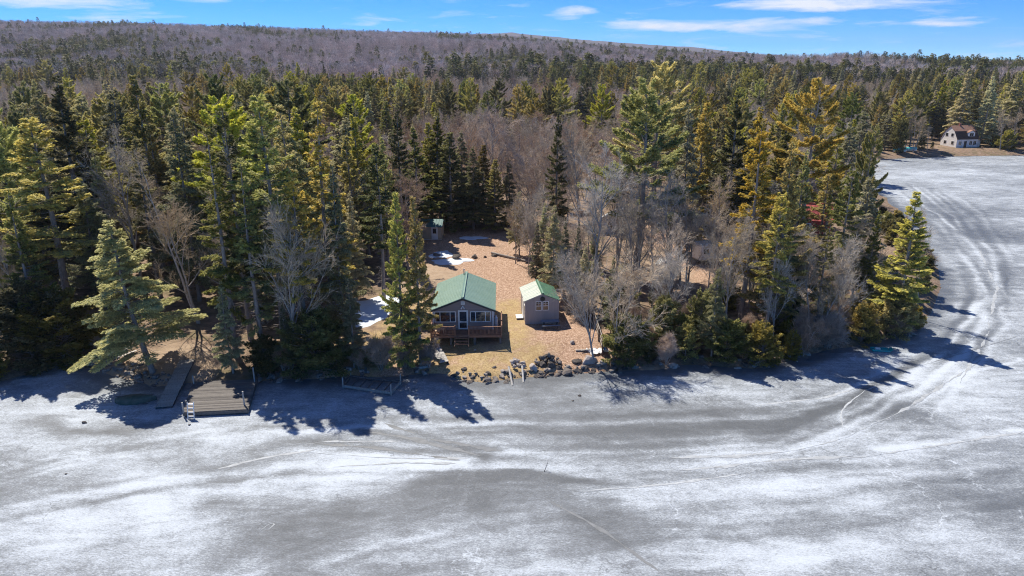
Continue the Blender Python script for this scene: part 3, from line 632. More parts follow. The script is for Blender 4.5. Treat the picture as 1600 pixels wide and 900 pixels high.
HAND = [
 ('spire', 42, 184, 506, 1.5, 'tall spruce with yellow-green tips at the far left edge', 1),
 ('spruce', 90, 122, 446, 1.25, 'very tall dark spruce second from the left edge', 3),
 ('spruce', 206, 118, 418, 1.0, 'dark pointed spruce above and behind the shore hemlock', 0),
 ('hemlock', 197, 346, 582, 1.45, 'leaning olive hemlock alone beside the picnic table and dock gangway', 2, (0, -.10)),
 ('spruce', 12, 300, 545, 1.0, 'dark spruce cut by the left picture edge near the shore', 3),
 ('bush', 28, 455, 580, 1.2, 'dark cedar thicket at the left edge on the shore', 0),
 ('bush', 80, 470, 570, 1.2, 'dark cedar thicket left of the stone shore wall', 1),
 ('hemlock', 268, 172, 470, .9, 'grey-green hemlock left of the dense spruce stand', 0),
 ('hemlock', 145, 235, 455, .9, 'hemlock in deep shade behind the picnic clearing', 1),
 ('bare', 272, 246, 505, 1.0, 'grey bare tree between the shore hemlock and the spruce stand', 2),
 ('bare', 180, 200, 455, .9, 'bare tree behind the dark spruce on the left', 0),
 ('bare', 8, 330, 530, .8, 'bare tree at the left edge among spruces', 3),
 ('spire', 345, 162, 530, 1.0, 'tall spruce leftmost in the dense stand above the floating dock', 0),
 ('spire', 400, 148, 540, 1.15, 'tallest spruce in the dense stand above the floating dock', 1),
 ('spire', 436, 168, 515, 1.0, 'slim spruce right of the tallest in the dense stand', 2),
 ('spire', 496, 163, 530, 1.1, 'tall spruce at the right end of the dense stand', 2),
 ('spire', 322, 205, 556, 1.0, 'tall ragged spruce with its foot beside the dock gangway', 2),
 ('spire', 458, 278, 565, 1.1, 'shorter bright-tipped spruce in front of the dense stand', 3),
 ('spire', 376, 250, 566, 1.0, 'ragged spruce directly behind the floating dock', 2),
 ('hemlock', 345, 440, 588, .85, 'low dense hemlock between gangway and floating dock', 1),
 ('hemlock', 440, 475, 588, .9, 'low dark hemlock behind the right corner of the floating dock', 0),
 ('bush', 488, 500, 590, 1.2, 'dark bushy cedar right of the floating dock', 1),
 ('bush', 408, 530, 594, 1.2, 'round dark cedar just behind the floating dock posts', 0),
 ('smallbare', 430, 330, 592, .7, 'dead grey leaning tree in front of the dense spruce stand', 1, (0, .1)),
 ('hemlock', 520, 260, 540, .7, 'narrow hemlock left of the snow patch', 1),
 ('hemlock', 545, 300, 470, .8, 'pale hemlock behind the snow patch', 0),
 ('hemlock', 543, 440, 588, 1.0, 'small round-crowned evergreen in front of the snow patch', 1),
 ('spruce', 616, 298, 578, .74, 'left one of the two tall spruces beside the cabin', 1),
 ('spruce', 645, 304, 583, .72, 'right one of the two tall spruces beside the cabin', 1),
 ('spruce', 620, 166, 384, 1.0, 'big dark spruce standing left of the small back shed', 3),
 ('spruce', 668, 190, 346, 1.15, 'dark spruce rising just behind the small back shed', 1),
 ('spruce', 596, 215, 415, .9, 'spruce behind the snow patch left of the back shed', 0),
 ('spruce', 702, 205, 360, 1.5, 'shaded dark spruce behind the clearing right of the back shed', 1),
 ('hemlock', 738, 230, 358, 1.15, 'shaded dark spruce in the middle of the clearing back edge', 3),
 ('spruce', 774, 248, 360, 1.4, 'low shaded spruce at the right of the clearing back edge', 1),
 ('redbare', 765, 165, 345, 1.1, 'broad reddish bare tree above the dark clearing back edge', 0),
 ('redbare', 812, 185, 340, 1.0, 'reddish bare tree right of the broad reddish one', 1),
 ('redbare', 720, 195, 340, .9, 'reddish bare tree rising behind the shaded spruces', 2),
 ('bare', 850, 205, 345, .9, 'grey bare tree behind the clearing right corner', 0),
 ('smallbare', 806, 312, 412, .7, 'brown bare thicket at the right edge of the clearing', 0),
 ('smallbare', 834, 296, 420, .7, 'tall brown thicket behind the fallen log', 1),
 ('hemlock', 866, 322, 470, .75, 'olive hemlock with bare branches behind the grey shed', 2),
 ('hemlock', 840, 345, 440, .7, 'small hemlock at the clearing edge behind the grey shed', 0),
 ('hemlock', 905, 350, 470, .6, 'young hemlock right of the grey shed roof', 1),
 ('spruce', 874, 175, 400, .8, 'narrow spruce left of the tall white-stemmed bare tree', 2),
 ('bare', 915, 178, 400, .75, 'tall pale-stemmed bare tree behind the large white pine', 3),
 ('bare', 936, 228, 470, .9, 'tall forked grey bare tree right of the grey shed', 0),
 ('pine', 1010, 136, 440, 1.45, 'large white pine with layered plumes right of centre', 0),
 ('pine', 1035, 105, 330, 1.4, 'golden-green pine crown rising behind the large white pine', 1),
 ('smallbare', 936, 396, 574, .72, 'dark bare tree at the water edge leaning left over the lawn', 1, (0, -.22)),
 ('smallbare', 965, 388, 560, .95, 'silvery bare tree with sweeping branches beside the board fence', 2),
 ('bare', 1012, 252, 475, 1.0, 'broad grey bare tree below the large white pine', 4),
 ('bare', 1060, 268, 470, .9, 'fine-twigged bare tree left of the white camper', 0),
 ('smallbare', 1120, 320, 480, .8, 'bare tree with upswept branches in front of the white camper', 2),
 ('bush', 985, 503, 578, 1.05, 'large rounded olive bush beside the board fence', 1),
 ('spruce', 1106, 158, 378, 1.0, 'broad spruce left of the red building', 1),
 ('hemlock', 1076, 168, 395, .8, 'hemlock right beside the large white pine', 0),
 ('spruce', 1152, 148, 400, 1.05, 'tall dark spruce with a rusty dead patch', 3),
 ('spire', 1190, 195, 500, 1.1, 'golden-tipped spruce in the middle of the right-hand stand', 0),
 ('spruce', 1238, 225, 510, .95, 'golden-tipped spruce left of the red building', 3),
 ('spire', 1222, 300, 535, 1.0, 'shorter golden spruce nearer the shore on the right', 1),
 ('pine', 1285, 132, 400, 1.3, 'tall golden white pine above the red building', 2),
 ('spruce', 1262, 240, 470, .9, 'spruce left of the red building gable', 2),
 ('pine', 1368, 205, 430, .75, 'slender pine in front of the far bay', 0),
 ('spire', 1335, 262, 470, 1.0, 'dark spruce right of the red building', 1),
 ('spire', 1300, 340, 525, .95, 'greenish spruce below the red building', 2),
 ('spruce', 1375, 330, 480, .8, 'dark spruce at the neck of the point', 3),
 ('spruce', 1432, 300, 516, 1.45, 'bright yellow-green evergreen at the tip of the point', 0),
 ('bare', 1462, 330, 492, .55, 'thin bare tree at the tip of the point over the ice', 3),
 ('smallbare', 1292, 388, 540, .9, 'grey bare tree near the shore left of the point', 2),
 ('smallbare', 1330, 380, 520, .8, 'pale bare tree behind the yellow bush on the point', 0),
 ('smallbare', 1150, 350, 520, .7, 'bare tree over the dark bushes right of the camper', 1),
 ('smallbare', 1225, 400, 535, .6, 'twiggy bare tree behind the shore bushes', 4),
 ('hemlock', 1125, 420, 560, .75, 'dark young hemlock at the shore', 2),
 ('bush', 1075, 510, 568, 1.1, 'olive bush right of the large rounded one on the shore', 2),
 ('bush', 1140, 508, 568, 1.1, 'tall dark bush mass on the right-hand shore', 1),
 ('bush', 1195, 512, 576, 1.2, 'dark rounded bush reaching out over the ice', 0),
 ('bush', 1240, 520, 562, 1.0, 'dark bush between the overhanging bush and the bare tree', 2),
 ('bush', 1354, 478, 536, 1.1, 'golden-olive bush on the point shore', 2),
 ('bush', 1405, 465, 528, .9, 'bronze-green bush under the yellow-green evergreen', 1),
 ('bush', 1432, 480, 512, 1.1, 'bronze bush hanging over the ice at the point', 0),
 ('bush', 1040, 470, 540, .9, 'shaded bush behind the large rounded olive bush', 0),
 ('bush', 1100, 460, 530, .9, 'olive bush below the white camper', 2),
 ('shrub', 592, 515, 592, 1.0, 'brown leafless shrub left of the twin spruces', 0),
 ('shrub', 560, 548, 592, 1.0, 'small brown leafless shrub behind the dock frame', 1),
 ('shrub', 632, 530, 588, 1.0, 'grey leafless shrub at the foot of the twin spruces', 2),
 ('shrub', 668, 530, 588, 1.0, 'dark leafless shrub between twin spruces and plank ramp', 0),
 ('shrub', 440, 540, 594, 1.0, 'leafless shrub on the bank right of the floating dock', 1),
 ('shrub', 1300, 478, 548, 1.2, 'brown leafless shrub left of the golden bush', 2),
 ('shrub', 1262, 488, 556, 1.1, 'brown leafless shrub over the ice edge', 0),
 ('shrub', 1045, 520, 572, 1.0, 'brown leafless shrub right of the large rounded bush', 1),
 ('shrub', 1405, 478, 528, 1.0, 'reddish shrub under the bronze bush', 0),
 ('shrub', 905, 440, 500, 1.0, 'twiggy shrub behind the picnic bench', 2),
 ('spire', 1296, 268, 428, 1.2, 'golden spruce standing right before the red cottage', 0),
 ('spire', 585, 225, 470, 1.0, 'thin spruce left of the twin spruces behind the snow patch', 1),
 ('spruce', 684, 178, 350, 1.4, 'tall dark spruce behind the back shed roof', 3),
 ('hemlock', 720, 205, 348, 1.1, 'dark hemlock second row behind the clearing', 0),
 ('spruce', 756, 225, 350, 1.4, 'dark spruce second row above the snow streak', 1),
 ('hemlock', 796, 250, 356, 1.0, 'dark hemlock at the right end of the clearing back edge', 1),
 ('spruce', 645, 200, 372, 1.3, 'dark spruce left of the back shed door', 0),
 ('bush', 1552, 226, 240, .8, 'reddish-green bush right beside the white house porch', 2),
 ('bush', 1560, 215, 238, 1.1, 'green bush between the white house and the round yellow-green bush', 1),
 ('shrub', 1535, 228, 242, 1.2, 'rusty shrub in front of the white house porch', 0),
 ('bush', 1458, 222, 241, .7, 'dark narrow bush at the white house gable corner', 2),
 ('bare', 1425, 170, 236, .9, 'pale bare tree above the covered boats', 1),
 ('bare', 1576, 172, 234, .9, 'bare tree between the white house and the right picture edge', 3),
 ('hemlock', 1546, 130, 218, .9, 'golden hemlock rising right behind the white house porch', 1),
 ('hemlock', 812, 300, 400, .85, 'hemlock at the clearing edge beyond the fallen log', 2),
 ('hemlock', 852, 318, 432, .8, 'olive hemlock left of the forked bare tree behind the grey shed', 1),
 ('hemlock', 884, 345, 462, .75, 'hemlock close behind the right corner of the grey shed', 0),
 ('hemlock', 916, 385, 492, .7, 'young hemlock between the grey shed and the board fence', 2),
 ('smallbare', 868, 350, 448, .8, 'tangled bare tree behind the grey shed roof', 0),
 ('smallbare', 898, 372, 478, .8, 'tangled bare tree right of the grey shed', 2),
 ('smallbare', 826, 335, 428, .7, 'tangled bare tree at the clearing edge left of the olive hemlock', 3),
 ('hemlock', 930, 340, 455, .7, 'hemlock behind the board fence', 1),
 ('hemlock', 960, 400, 520, .6, 'young hemlock right of the board fence top', 0),
 # far shore round the white house
 ('hemlock', 1514, 108, 224, 1.0, 'large golden hemlock behind the white house', 0),
 ('hemlock', 1552, 120, 228, 1.0, 'large golden hemlock right of the white house', 1),
 ('spruce', 1478, 122, 212, 1.2, 'dark spruce behind the white house gable', 3),
 ('hemlock', 1592, 112, 224, 1.0, 'golden hemlock at the right picture edge', 2),
 ('bare', 1440, 160, 238, 1.0, 'pale bare tree left of the white house', 4),
 ('bare', 1458, 185, 240, .6, 'bare tree over the corner of the white house', 2),
 ('bare', 1594, 168, 240, 1.0, 'wide bare tree at the right picture edge on the far shore', 0),
 ('bush', 1578, 206, 242, 1.1, 'round yellow-green bush on the far shore right of the white house', 0),
 ('bush', 1443, 212, 241, 1.0, 'dark bush left of the white house', 2),
 ('bush', 1410, 195, 238, .6, 'narrow evergreen behind the covered boats', 1),
]
for h_ in HAND: T(h_[0], h_[1], h_[2], h_[3], h_[4], h_[5], h_[6], h_[7] if len(h_) > 7 else (0, 0))

# ---- understory along the shores and bare trees on the point
ru = random.Random(31)
def understory(pts, kinds, n, dmin, dmax, hmin, hmax, where):
    P = [Vector((*G(*p), 0)) for p in pts]; L = [(b - a).length for a, b in zip(P[:-1], P[1:])]
    for i in range(n):
        s_ = ru.uniform(0, sum(L)); j = 0
        while s_ > L[j] and j < len(L) - 1: s_ -= L[j]; j += 1
        d = (P[j + 1] - P[j]).normalized(); p = P[j].lerp(P[j + 1], min(1, s_ / L[j])) + Vector((-d.y, d.x, 0)) * ru.uniform(dmin, dmax)
        if float(shore_dist(np.array([p.x]), np.array([p.y]))[0]) < .5: continue
        kd = ru.choice(kinds); h = ru.uniform(hmin, hmax) * (2.4 if kd == 'smallbare' else 1)
        wh = {'bush': 'low evergreen bush', 'shrub': 'leafless twiggy shrub', 'smallbare': 'small leafless tree', 'hemlock': 'young hemlock'}[kd]
        tn = ru.uniform(.6, 1.1)
        place_tree(kd, p.x, p.y, h, ru.randrange(9), ru.uniform(0, 6.28), ru.uniform(.8, 1.2), f'{wh} among others {where}', {'bush': 'bush', 'shrub': 'shrub'}.get(kd, 'tree'), f'{wh} cover {where}', (0, 0), None, (tn, 1 if ru.random() < .7 else .3, 1, 1))
RS = [(1000, 579), (1030, 578), (1060, 571), (1100, 570), (1150, 575), (1185, 577), (1240, 562), (1290, 547), (1330, 542), (1390, 529), (1430, 516), (1455, 487), (1470, 450), (1466, 420), (1440, 392), (1418, 360)]
understory(RS, ['bush', 'bush', 'shrub'], 75, .9, 5.0, 1.3, 3.2, 'along the right-hand shore of the point')
understory(RS[:12], ['smallbare', 'hemlock', 'shrub', 'bush'], 46, 3.0, 16.0, 2.4, 4.2, 'inside the wooded point')
understory([(0, 597), (50, 582), (95, 570), (118, 572)], ['bush', 'shrub'], 10, .8, 6, 1.2, 2.6, 'at the far left shore')
understory([(405, 597), (440, 592), (500, 592), (530, 588), (600, 589), (655, 586)], ['bush', 'shrub', 'shrub'], 26, .8, 4, .9, 2.0, 'on the bank left of the cabin')
for i in range(13):
    tx = ru.uniform(925, 1150); by = ru.uniform(395, 480)
    T('bare', tx, by - ru.uniform(120, 185), by, ru.uniform(.85, 1.15), 'leafless hardwood among others between the grey shed and the white camper', None, (0, 0), 'leafless hardwoods between the grey shed and the white camper')

# ---- forest fill
def wpoly(px, z=1.8): return np.array([G(*p, z) for p in px])
CLEAR = [wpoly([(640, 385), (655, 362), (808, 366), (850, 400), (885, 440), (950, 560), (930, 600), (520, 600), (500, 560), (505, 470), (560, 455), (640, 440)]),
         wpoly([(100, 565), (60, 505), (110, 480), (230, 485), (312, 525), (330, 605), (240, 620), (120, 590)]),
         wpoly([(985, 338), (1140, 342), (1150, 420), (1060, 470), (1010, 450)]),
         wpoly([(1190, 390), (1290, 390), (1300, 480), (1190, 480)]),
         wpoly([(1425, 246), (1432, 224), (1470, 219), (1535, 222), (1556, 232), (1572, 246)]),
         wpoly([(535, 292), (605, 292), (612, 330), (530, 330)]),
         wpoly([(925, 350), (975, 350), (985, 385), (925, 385)]),
         wpoly([(1262, 338), (1318, 338), (1325, 385), (1262, 385)])]
def scatter(y0, y1, sp0, sp1, seed, xlim):
    rng = np.random.default_rng(seed); pts = []
    y = y0
    while y < y1:
        t = (y - y0) / (y1 - y0); sp = sp0 + (sp1 - sp0) * t
        xs = np.arange(xlim(y)[0], xlim(y)[1], sp); n = len(xs)
        pts.append(np.stack([xs + rng.uniform(-.48, .48, n) * sp, y + rng.uniform(-.48, .48, n) * sp], 1)); y += sp
    return np.concatenate(pts)
P1 = scatter(60, 440, 5.6, 7.4, 4, lambda y: (-.86 * y - 18, .86 * y + 18))
d1 = shore_dist(P1[:, 0], P1[:, 1]); ok = d1 > 2.0
for c in CLEAR: ok &= ~in_poly(P1[:, 0], P1[:, 1], c)
hp = np.array(TREE_POS)
ok &= (np.hypot(P1[:, None, 0] - hp[None, :, 0], P1[:, None, 1] - hp[None, :, 1]).min(1) > 2.6)
rng = np.random.default_rng(77)
pen = (P1[:, 0] > 7) & (P1[:, 1] < 92)           # the point is more open
ok &= ~(pen & (rng.random(len(P1)) < .55))
ok &= ~((P1[:, 1] < 76) & (P1[:, 0] > -9) & (P1[:, 0] < 9))
ok &= ~((P1[:, 0] > 34) & (P1[:, 1] < 150) & (d1 < 9))
P1 = P1[ok]; pen = (P1[:, 0] > 7) & (P1[:, 1] < 92)
order = np.argsort(P1[:, 1]); P1 = P1[order]; pen = pen[order]
conm = fbm(P1[:, 0] * .022 + 9, P1[:, 1] * .012, 3, 41)
Z1 = terrain(P1[:, 0], P1[:, 1])
FILL = []
for i, (x, y) in enumerate(P1):
    q = conm[i] + rng.normal(0, .09)
    thr = .50
    if x > .25 * y: thr = .43                    # right-hand forest is mostly evergreen
    elif -.12 * y < x < .12 * y: thr = .56       # reddish hardwoods behind the clearing
    if y > 112 and x < .12 * y: thr += .035
    if y > 200: thr += .01
    if y < 110 and x < -12: thr = .50
    if pen[i]: thr = .52
    if q > thr:
        r = rng.random()
        kind = 'spruce' if r < .22 else 'spire' if r < .48 else ('hemlock' if r < .86 else 'pine')
        h = (11 + 11 * rng.random() ** 1.3) if kind != 'pine' else rng.uniform(17, 23.5)
        if pen[i]: h *= .72
        ws = rng.uniform(1.0, 1.45)
    else:
        kind = 'redbare' if (abs(x) < .3 * y and rng.random() < .55) else 'bare'
        h = rng.uniform(10, 16); ws = rng.uniform(.9, 1.25)
        if pen[i]: h *= .75
    if y < 72 and not pen[i]: h *= .6
    if y > 125: h *= .88
    FILL.append((kind, x, y, Z1[i], h, int(rng.integers(0, 9)), rng.uniform(0, 6.283), ws))
def zone(x, y):
    if pen_(x, y): return 'on the wooded point left of the red cottage' if x < 30 else 'on the tip of the wooded point'
    if y < 112 and x < -10:
        if x < -.62 * y: return 'at the far left of the left-hand woods'
        if x < -.42 * y: return 'in the woods behind the left picnic table'
        return 'in the woods behind the floating dock' if x < -.22 * y else 'in the woods left of the back shed'
    if y < 150:
        if x < -.3 * y: return 'in the woods beyond the left-hand stand'
        return 'in the woods behind the clearing' if x < .12 * y else 'in the woods behind the white camper'
    return 'in the mid-distance forest'
def pen_(x, y): return x > 7 and y < 92
nc = sum(1 for h_ in HAND if h_[0] in ('spruce', 'spire', 'hemlock', 'pine')); nb = sum(1 for h_ in HAND if h_[0] in ('bare', 'redbare'))
rest = {}
for (kind, x, y, z, h, v, rz, ws) in FILL:
    con = kind in ('spruce', 'spire', 'hemlock', 'pine')
    if (con and nc < 300) or (not con and nb < 300):
        if con: nc += 1
        else: nb += 1
        zn = zone(x, y)
        what = {'spruce': 'pointed dark spruce', 'spire': 'thin ragged spruce', 'hemlock': 'feathery olive hemlock', 'pine': 'tall open-crowned white pine', 'bare': 'leafless grey hardwood', 'redbare': 'leafless reddish-brown hardwood'}[kind]
        what = ('tall ' if h > 17.5 else 'short ' if h < 13.5 else 'mid-sized ') + what.replace('tall ', '')
        place_tree(kind, x, y, h, v, rz, ws, f'{what} among others {zn}', 'tree', f'{what}s {zn}', (rng.normal(0, .02), rng.normal(0, .02)), z)
    else:
        v = v % min(2, len(PROTO[kind])); rest.setdefault((kind, v), []).append((x, y, z - .05, rz, ws * h / PROTO[kind][v % len(PROTO[kind])]['h'], h / PROTO[kind][v % len(PROTO[kind])]['h']))

# ---- far trees: geometry-node instances, one object per kind of mass
def gn_scatter(name, groups, label, cat):
    """groups: list of (mesh, array of x,y,z,rot,sx,sz); one object, instances on its points"""
    V = np.concatenate([g[1][:, :3] for g in groups])
    me = bpy.data.meshes.new(name); me.vertices.add(len(V)); me.vertices.foreach_set('co', V.astype(np.float32).ravel())
    for an, ci in (('rot', 3), ('sx', 4), ('sz', 5)):
        a = me.attributes.new(an, 'FLOAT', 'POINT'); a.data.foreach_set('value', np.concatenate([g[1][:, ci] for g in groups]).astype(np.float32))
    a = me.attributes.new('which', 'INT', 'POINT'); a.data.foreach_set('value', np.concatenate([np.full(len(g[1]), i) for i, g in enumerate(groups)]).astype(np.int32))
    o = link(name, me); tag(o, label, cat, kind='stuff')
    ng = bpy.data.node_groups.new(name, 'GeometryNodeTree')
    ng.interface.new_socket('Geometry', in_out='INPUT', socket_type='NodeSocketGeometry'); ng.interface.new_socket('Geometry', in_out='OUTPUT', socket_type='NodeSocketGeometry')
    n = ng.nodes; L = ng.links
    gi = n.new('NodeGroupInput'); go = n.new('NodeGroupOutput')
    iop = n.new('GeometryNodeInstanceOnPoints'); iop.inputs['Pick Instance'].default_value = True
    g2i = n.new('GeometryNodeGeometryToInstance')
    for g in reversed(groups):
        po = bpy.data.objects.new(g[0].name + '_source', g[0])      # not linked to the scene: only the instances show
        oi = n.new('GeometryNodeObjectInfo'); oi.inputs['Object'].default_value = po; oi.inputs['As Instance'].default_value = True
        L.new(oi.outputs['Geometry'], g2i.inputs[0])
    def attr(nm, tp='FLOAT'):
        a = n.new('GeometryNodeInputNamedAttribute'); a.data_type = tp; a.inputs['Name'].default_value = nm; return a.outputs['Attribute']
    cx = n.new('ShaderNodeCombineXYZ'); L.new(attr('rot'), cx.inputs[2])
    cs = n.new('ShaderNodeCombineXYZ'); sx = attr('sx'); L.new(sx, cs.inputs[0]); L.new(sx, cs.inputs[1]); L.new(attr('sz'), cs.inputs[2])
    L.new(gi.outputs[0], iop.inputs['Points']); L.new(g2i.outputs[0], iop.inputs['Instance']); L.new(attr('which', 'INT'), iop.inputs['Instance Index'])
    L.new(cx.outputs[0], iop.inputs['Rotation']); L.new(cs.outputs[0], iop.inputs['Scale']); L.new(iop.outputs[0], go.inputs[0])
    md = o.modifiers.new('trees', 'NODES'); md.node_group = ng
    return o
def whole(kind, v):
    """trunk + crown of a prototype as one mesh for the distant mass"""
    p = PROTO[kind][v]; d = p['raw']
    V = np.concatenate([d['TV'], d['CV']]); Q = np.concatenate([d['TQ'], d['CQ'] + len(d['TV'])])
    at_ = None
    if 'tint' in d:
        z_ = np.zeros(len(d['TV'])); at_ = {'tint': np.concatenate([z_, d['tint']]), 'tip': np.concatenate([z_, d['tip']])}
    return mesh_np(kind + '_whole', V, Q, [p['tm'], p['cm']], at_, midx=np.concatenate([np.zeros(len(d['TQ'])), np.ones(len(d['CQ']))]))
for name, kinds, label in (('distant_evergreens', ('spruce', 'spire', 'hemlock', 'pine'), 'mass of evergreens in the forest beyond the nearer trees'),
                           ('distant_bare_trees', ('bare', 'redbare'), 'mass of leafless trees in the forest beyond the nearer trees')):
    gn_scatter(name, [(whole(*kv), np.array(a)) for kv, a in sorted(rest.items()) if kv[0] in kinds], label, 'forest')

def tri_cloud(seed, n, Hh, R, kind):
    rng = np.random.default_rng(seed)
    if kind == 'bare':
        z = Hh * (.25 + .75 * rng.random(n) ** .8); t = z / Hh
        r = R * np.sqrt(np.clip(1 - ((t - .62) / .42) ** 2, 0.02, 1)) * np.sqrt(rng.random(n)); a = rng.uniform(0, 6.283, n)
        P = np.stack([r * np.cos(a), r * np.sin(a), z], 1)
        D = nrm(np.stack([np.cos(a) * .5, np.sin(a) * .5, np.full(n, 1.0)], 1) + rng.normal(0, .3, (n, 3))); l = rng.uniform(1.0, 2.4, n); wd = rng.uniform(.06, .16, n)
    else:
        t = rng.random(n) ** 1.3; z = Hh * (.1 + .9 * t); r = R * (1 - t) ** .8 * rng.uniform(.3, 1.05, n) + .15; a = rng.uniform(0, 6.283, n)
        P = np.stack([r * np.cos(a), r * np.sin(a), z], 1)
        D = nrm(np.stack([np.cos(a), np.sin(a), np.full(n, -.15)], 1) + rng.normal(0, .25, (n, 3))); l = rng.uniform(.7, 1.5, n); wd = rng.uniform(.4, .85, n)
    X = nrm(np.cross(D, rng.normal(0, 1, (n, 3)) + UP * (0 if kind == 'bare' else 2)))
    V = np.stack([P - X * wd[:, None] * .5, P + X * wd[:, None] * .5, P + D * l[:, None]], 1).reshape(-1, 3)
    return V, np.arange(n * 3).reshape(-1, 3), np.repeat(rng.random(n), 3), np.repeat(np.clip(t if kind != 'bare' else 0 * P[:, 0], 0, 1) * .6, 3)
def low(kind, seed):
    V, Q, ti, tp = tri_cloud(seed, 330 if kind == 'bare' else 420, 14, 3.8 if kind == 'bare' else 3.1, kind)
    tv, tq = prisms([(0, 0, -.5, 0, 0, 11, .16, .05)], 4)
    return mesh_np('hill_' + kind, np.concatenate([tv, V]), [tq, Q + len(tv)], [M_BARKB if kind == 'bare' else M_BARKC, M_HILLB if kind == 'bare' else M_HILLC],
                   {'tint': np.concatenate([np.zeros(len(tv)), ti]), 'tip': np.concatenate([np.zeros(len(tv)), tp])}, midx=np.concatenate([np.zeros(len(tq)), np.ones(len(Q))]))
P2 = scatter(442, 1560, 6.2, 8.6, 6, lambda y: (-.84 * y - 30, .84 * y + 30))
z2 = terrain(P2[:, 0], P2[:, 1]); rng = np.random.default_rng(5)
cl = fbm(P2[:, 0] * .010, P2[:, 1] * .006, 3, 91) + rng.normal(0, .13, len(P2)) + np.where(P2[:, 0] > .2 * P2[:, 1], .13, 0) + .14 * sstep(700, 440, P2[:, 1]) + .05 * sstep(1150, 1350, P2[:, 1])
isc = cl > .645
n = len(P2); rot = rng.uniform(0, 6.283, n); hsc = rng.uniform(.75, 1.15, n) * np.where(isc, 1.0, .92) * (1 + .2 * sstep(600, 440, P2[:, 1])); wsc = hsc * rng.uniform(.85, 1.25, n)
tall = isc & (rng.random(n) < .10); hsc = np.where(tall, hsc * 1.3, hsc); wsc = np.where(tall, wsc * 1.35, wsc)
A = np.stack([P2[:, 0], P2[:, 1], z2, rot, wsc, hsc], 1); vv = rng.integers(0, 4, n)
gn_scatter('hillside_bare_trees', [(low('bare', 200 + i), A[~isc & (vv == i)]) for i in range(4)], 'purple-grey leafless hardwoods covering the hillside', 'forest')
gn_scatter('hillside_evergreens', [(low('con', 300 + i), A[isc & (vv == i)]) for i in range(4)], 'scattered dark evergreens on the hillside', 'forest')
#__OBJECTS__
# ------------------------------------------------------------------ cabin
W_SIDE = plain('taupe_siding', (.30, .245, .235), (.25, .205, .20), 1.5, .65, .25, 14, stretch=(.3, .3, 6))
W_TRIM = plain('white_trim', (.80, .80, .80), (.70, .70, .71), 2, .5)
M_GREEN = plain('green_metal_roof', (.215, .325, .27), (.185, .29, .235), .8, .38, spec=.6)
M_GREENR = plain('green_roof_rib', (.19, .30, .245), (.165, .265, .215), .8, .38, spec=.6)
M_DECK = plain('stained_deck', (.27, .145, .095), (.185, .095, .065), 3, .6, .3)
M_DKFASC = plain('dark_fascia', (.035, .035, .035), (.05, .05, .05), 2, .5)
M_GREYW = plain('weathered_wood', (.42, .40, .37), (.27, .255, .24), 3, .8, .4, stretch=(1, 6, 1))
M_DGREYW = plain('dark_weathered_wood', (.15, .14, .135), (.095, .09, .088), 3, .85, .4, stretch=(1, 6, 1))
M_MIDW = plain('mid_weathered_wood', (.20, .188, .18), (.14, .132, .128), 3, .85, .4, stretch=(1, 6, 1))
M_STEEL = plain('galvanised_steel', (.55, .56, .57), (.42, .43, .44), 4, .4, metal=.6)
M_BLACK = plain('black_paint', (.03, .03, .032), (.05, .05, .05), 3, .5)
M_INT = plain('dark_interior', (.05, .045, .045), (.03, .03, .03), 2, .8)
GLASS = glass('window_glass')
def gable_wall(parent, w_, d_, hw, ha, z0, mat, name='wall'):
    """four walls of a gabled box as separate parts: front at y=0, back at y=d"""
    t = .12
    for y in (0, d_ - t):
        MB().poly([(-w_ / 2, y, z0), (w_ / 2, y, z0), (w_ / 2, y, hw), (0, y, ha), (-w_ / 2, y, hw)], (0, t, 0)).build(name, mat, parent)
    for sx in (-1, 1):
        B(name, mat, parent, min(sx * w_ / 2, sx * (w_ / 2 - t)), max(sx * w_ / 2, sx * (w_ / 2 - t)), t + .002, d_ - t - .002, z0, hw)
def gable_roof(parent, w_, d_, hw, ha, oh, of, mat, ribm, nrib, th=.09, left=None, cap=True):
    """two slopes with ribs, each slope a part"""
    sl = (ha - hw) / (w_ / 2)
    for sx in (-1, 1):
        xe = sx * (w_ / 2 + oh); ze = hw - sl * oh
        m = left if (left and sx < 0) else mat
        s = MB().poly([(0, -of, ha + .05), (xe, -of, ze + .05), (xe, -of, ze + .05 + th), (0, -of, ha + .05 + th)], (0, d_ + 2 * of, 0)).build('roof_slope', m, parent)
        for i in range(nrib):
            y = -of + (d_ + 2 * of) * (i + .5) / nrib
            MB().bar((sx * .06, y, ha + .05 + th + .004 - sl * .06), (xe - sx * .004, y, ze + .05 + th + .004),   .04, .014).build('rib', left if (left and sx < 0) else ribm, s)
    if cap:
        c = MB()
        for sx in (-1, 1): c.bar((sx * .001, -of - .01, ha + .05 + th + .04), (sx * .001, d_ + of + .01, ha + .05 + th + .04), .30, .02, up=(sx * .38, 0, 1))
        c.build('ridge_cap', mat, parent)
    return sl
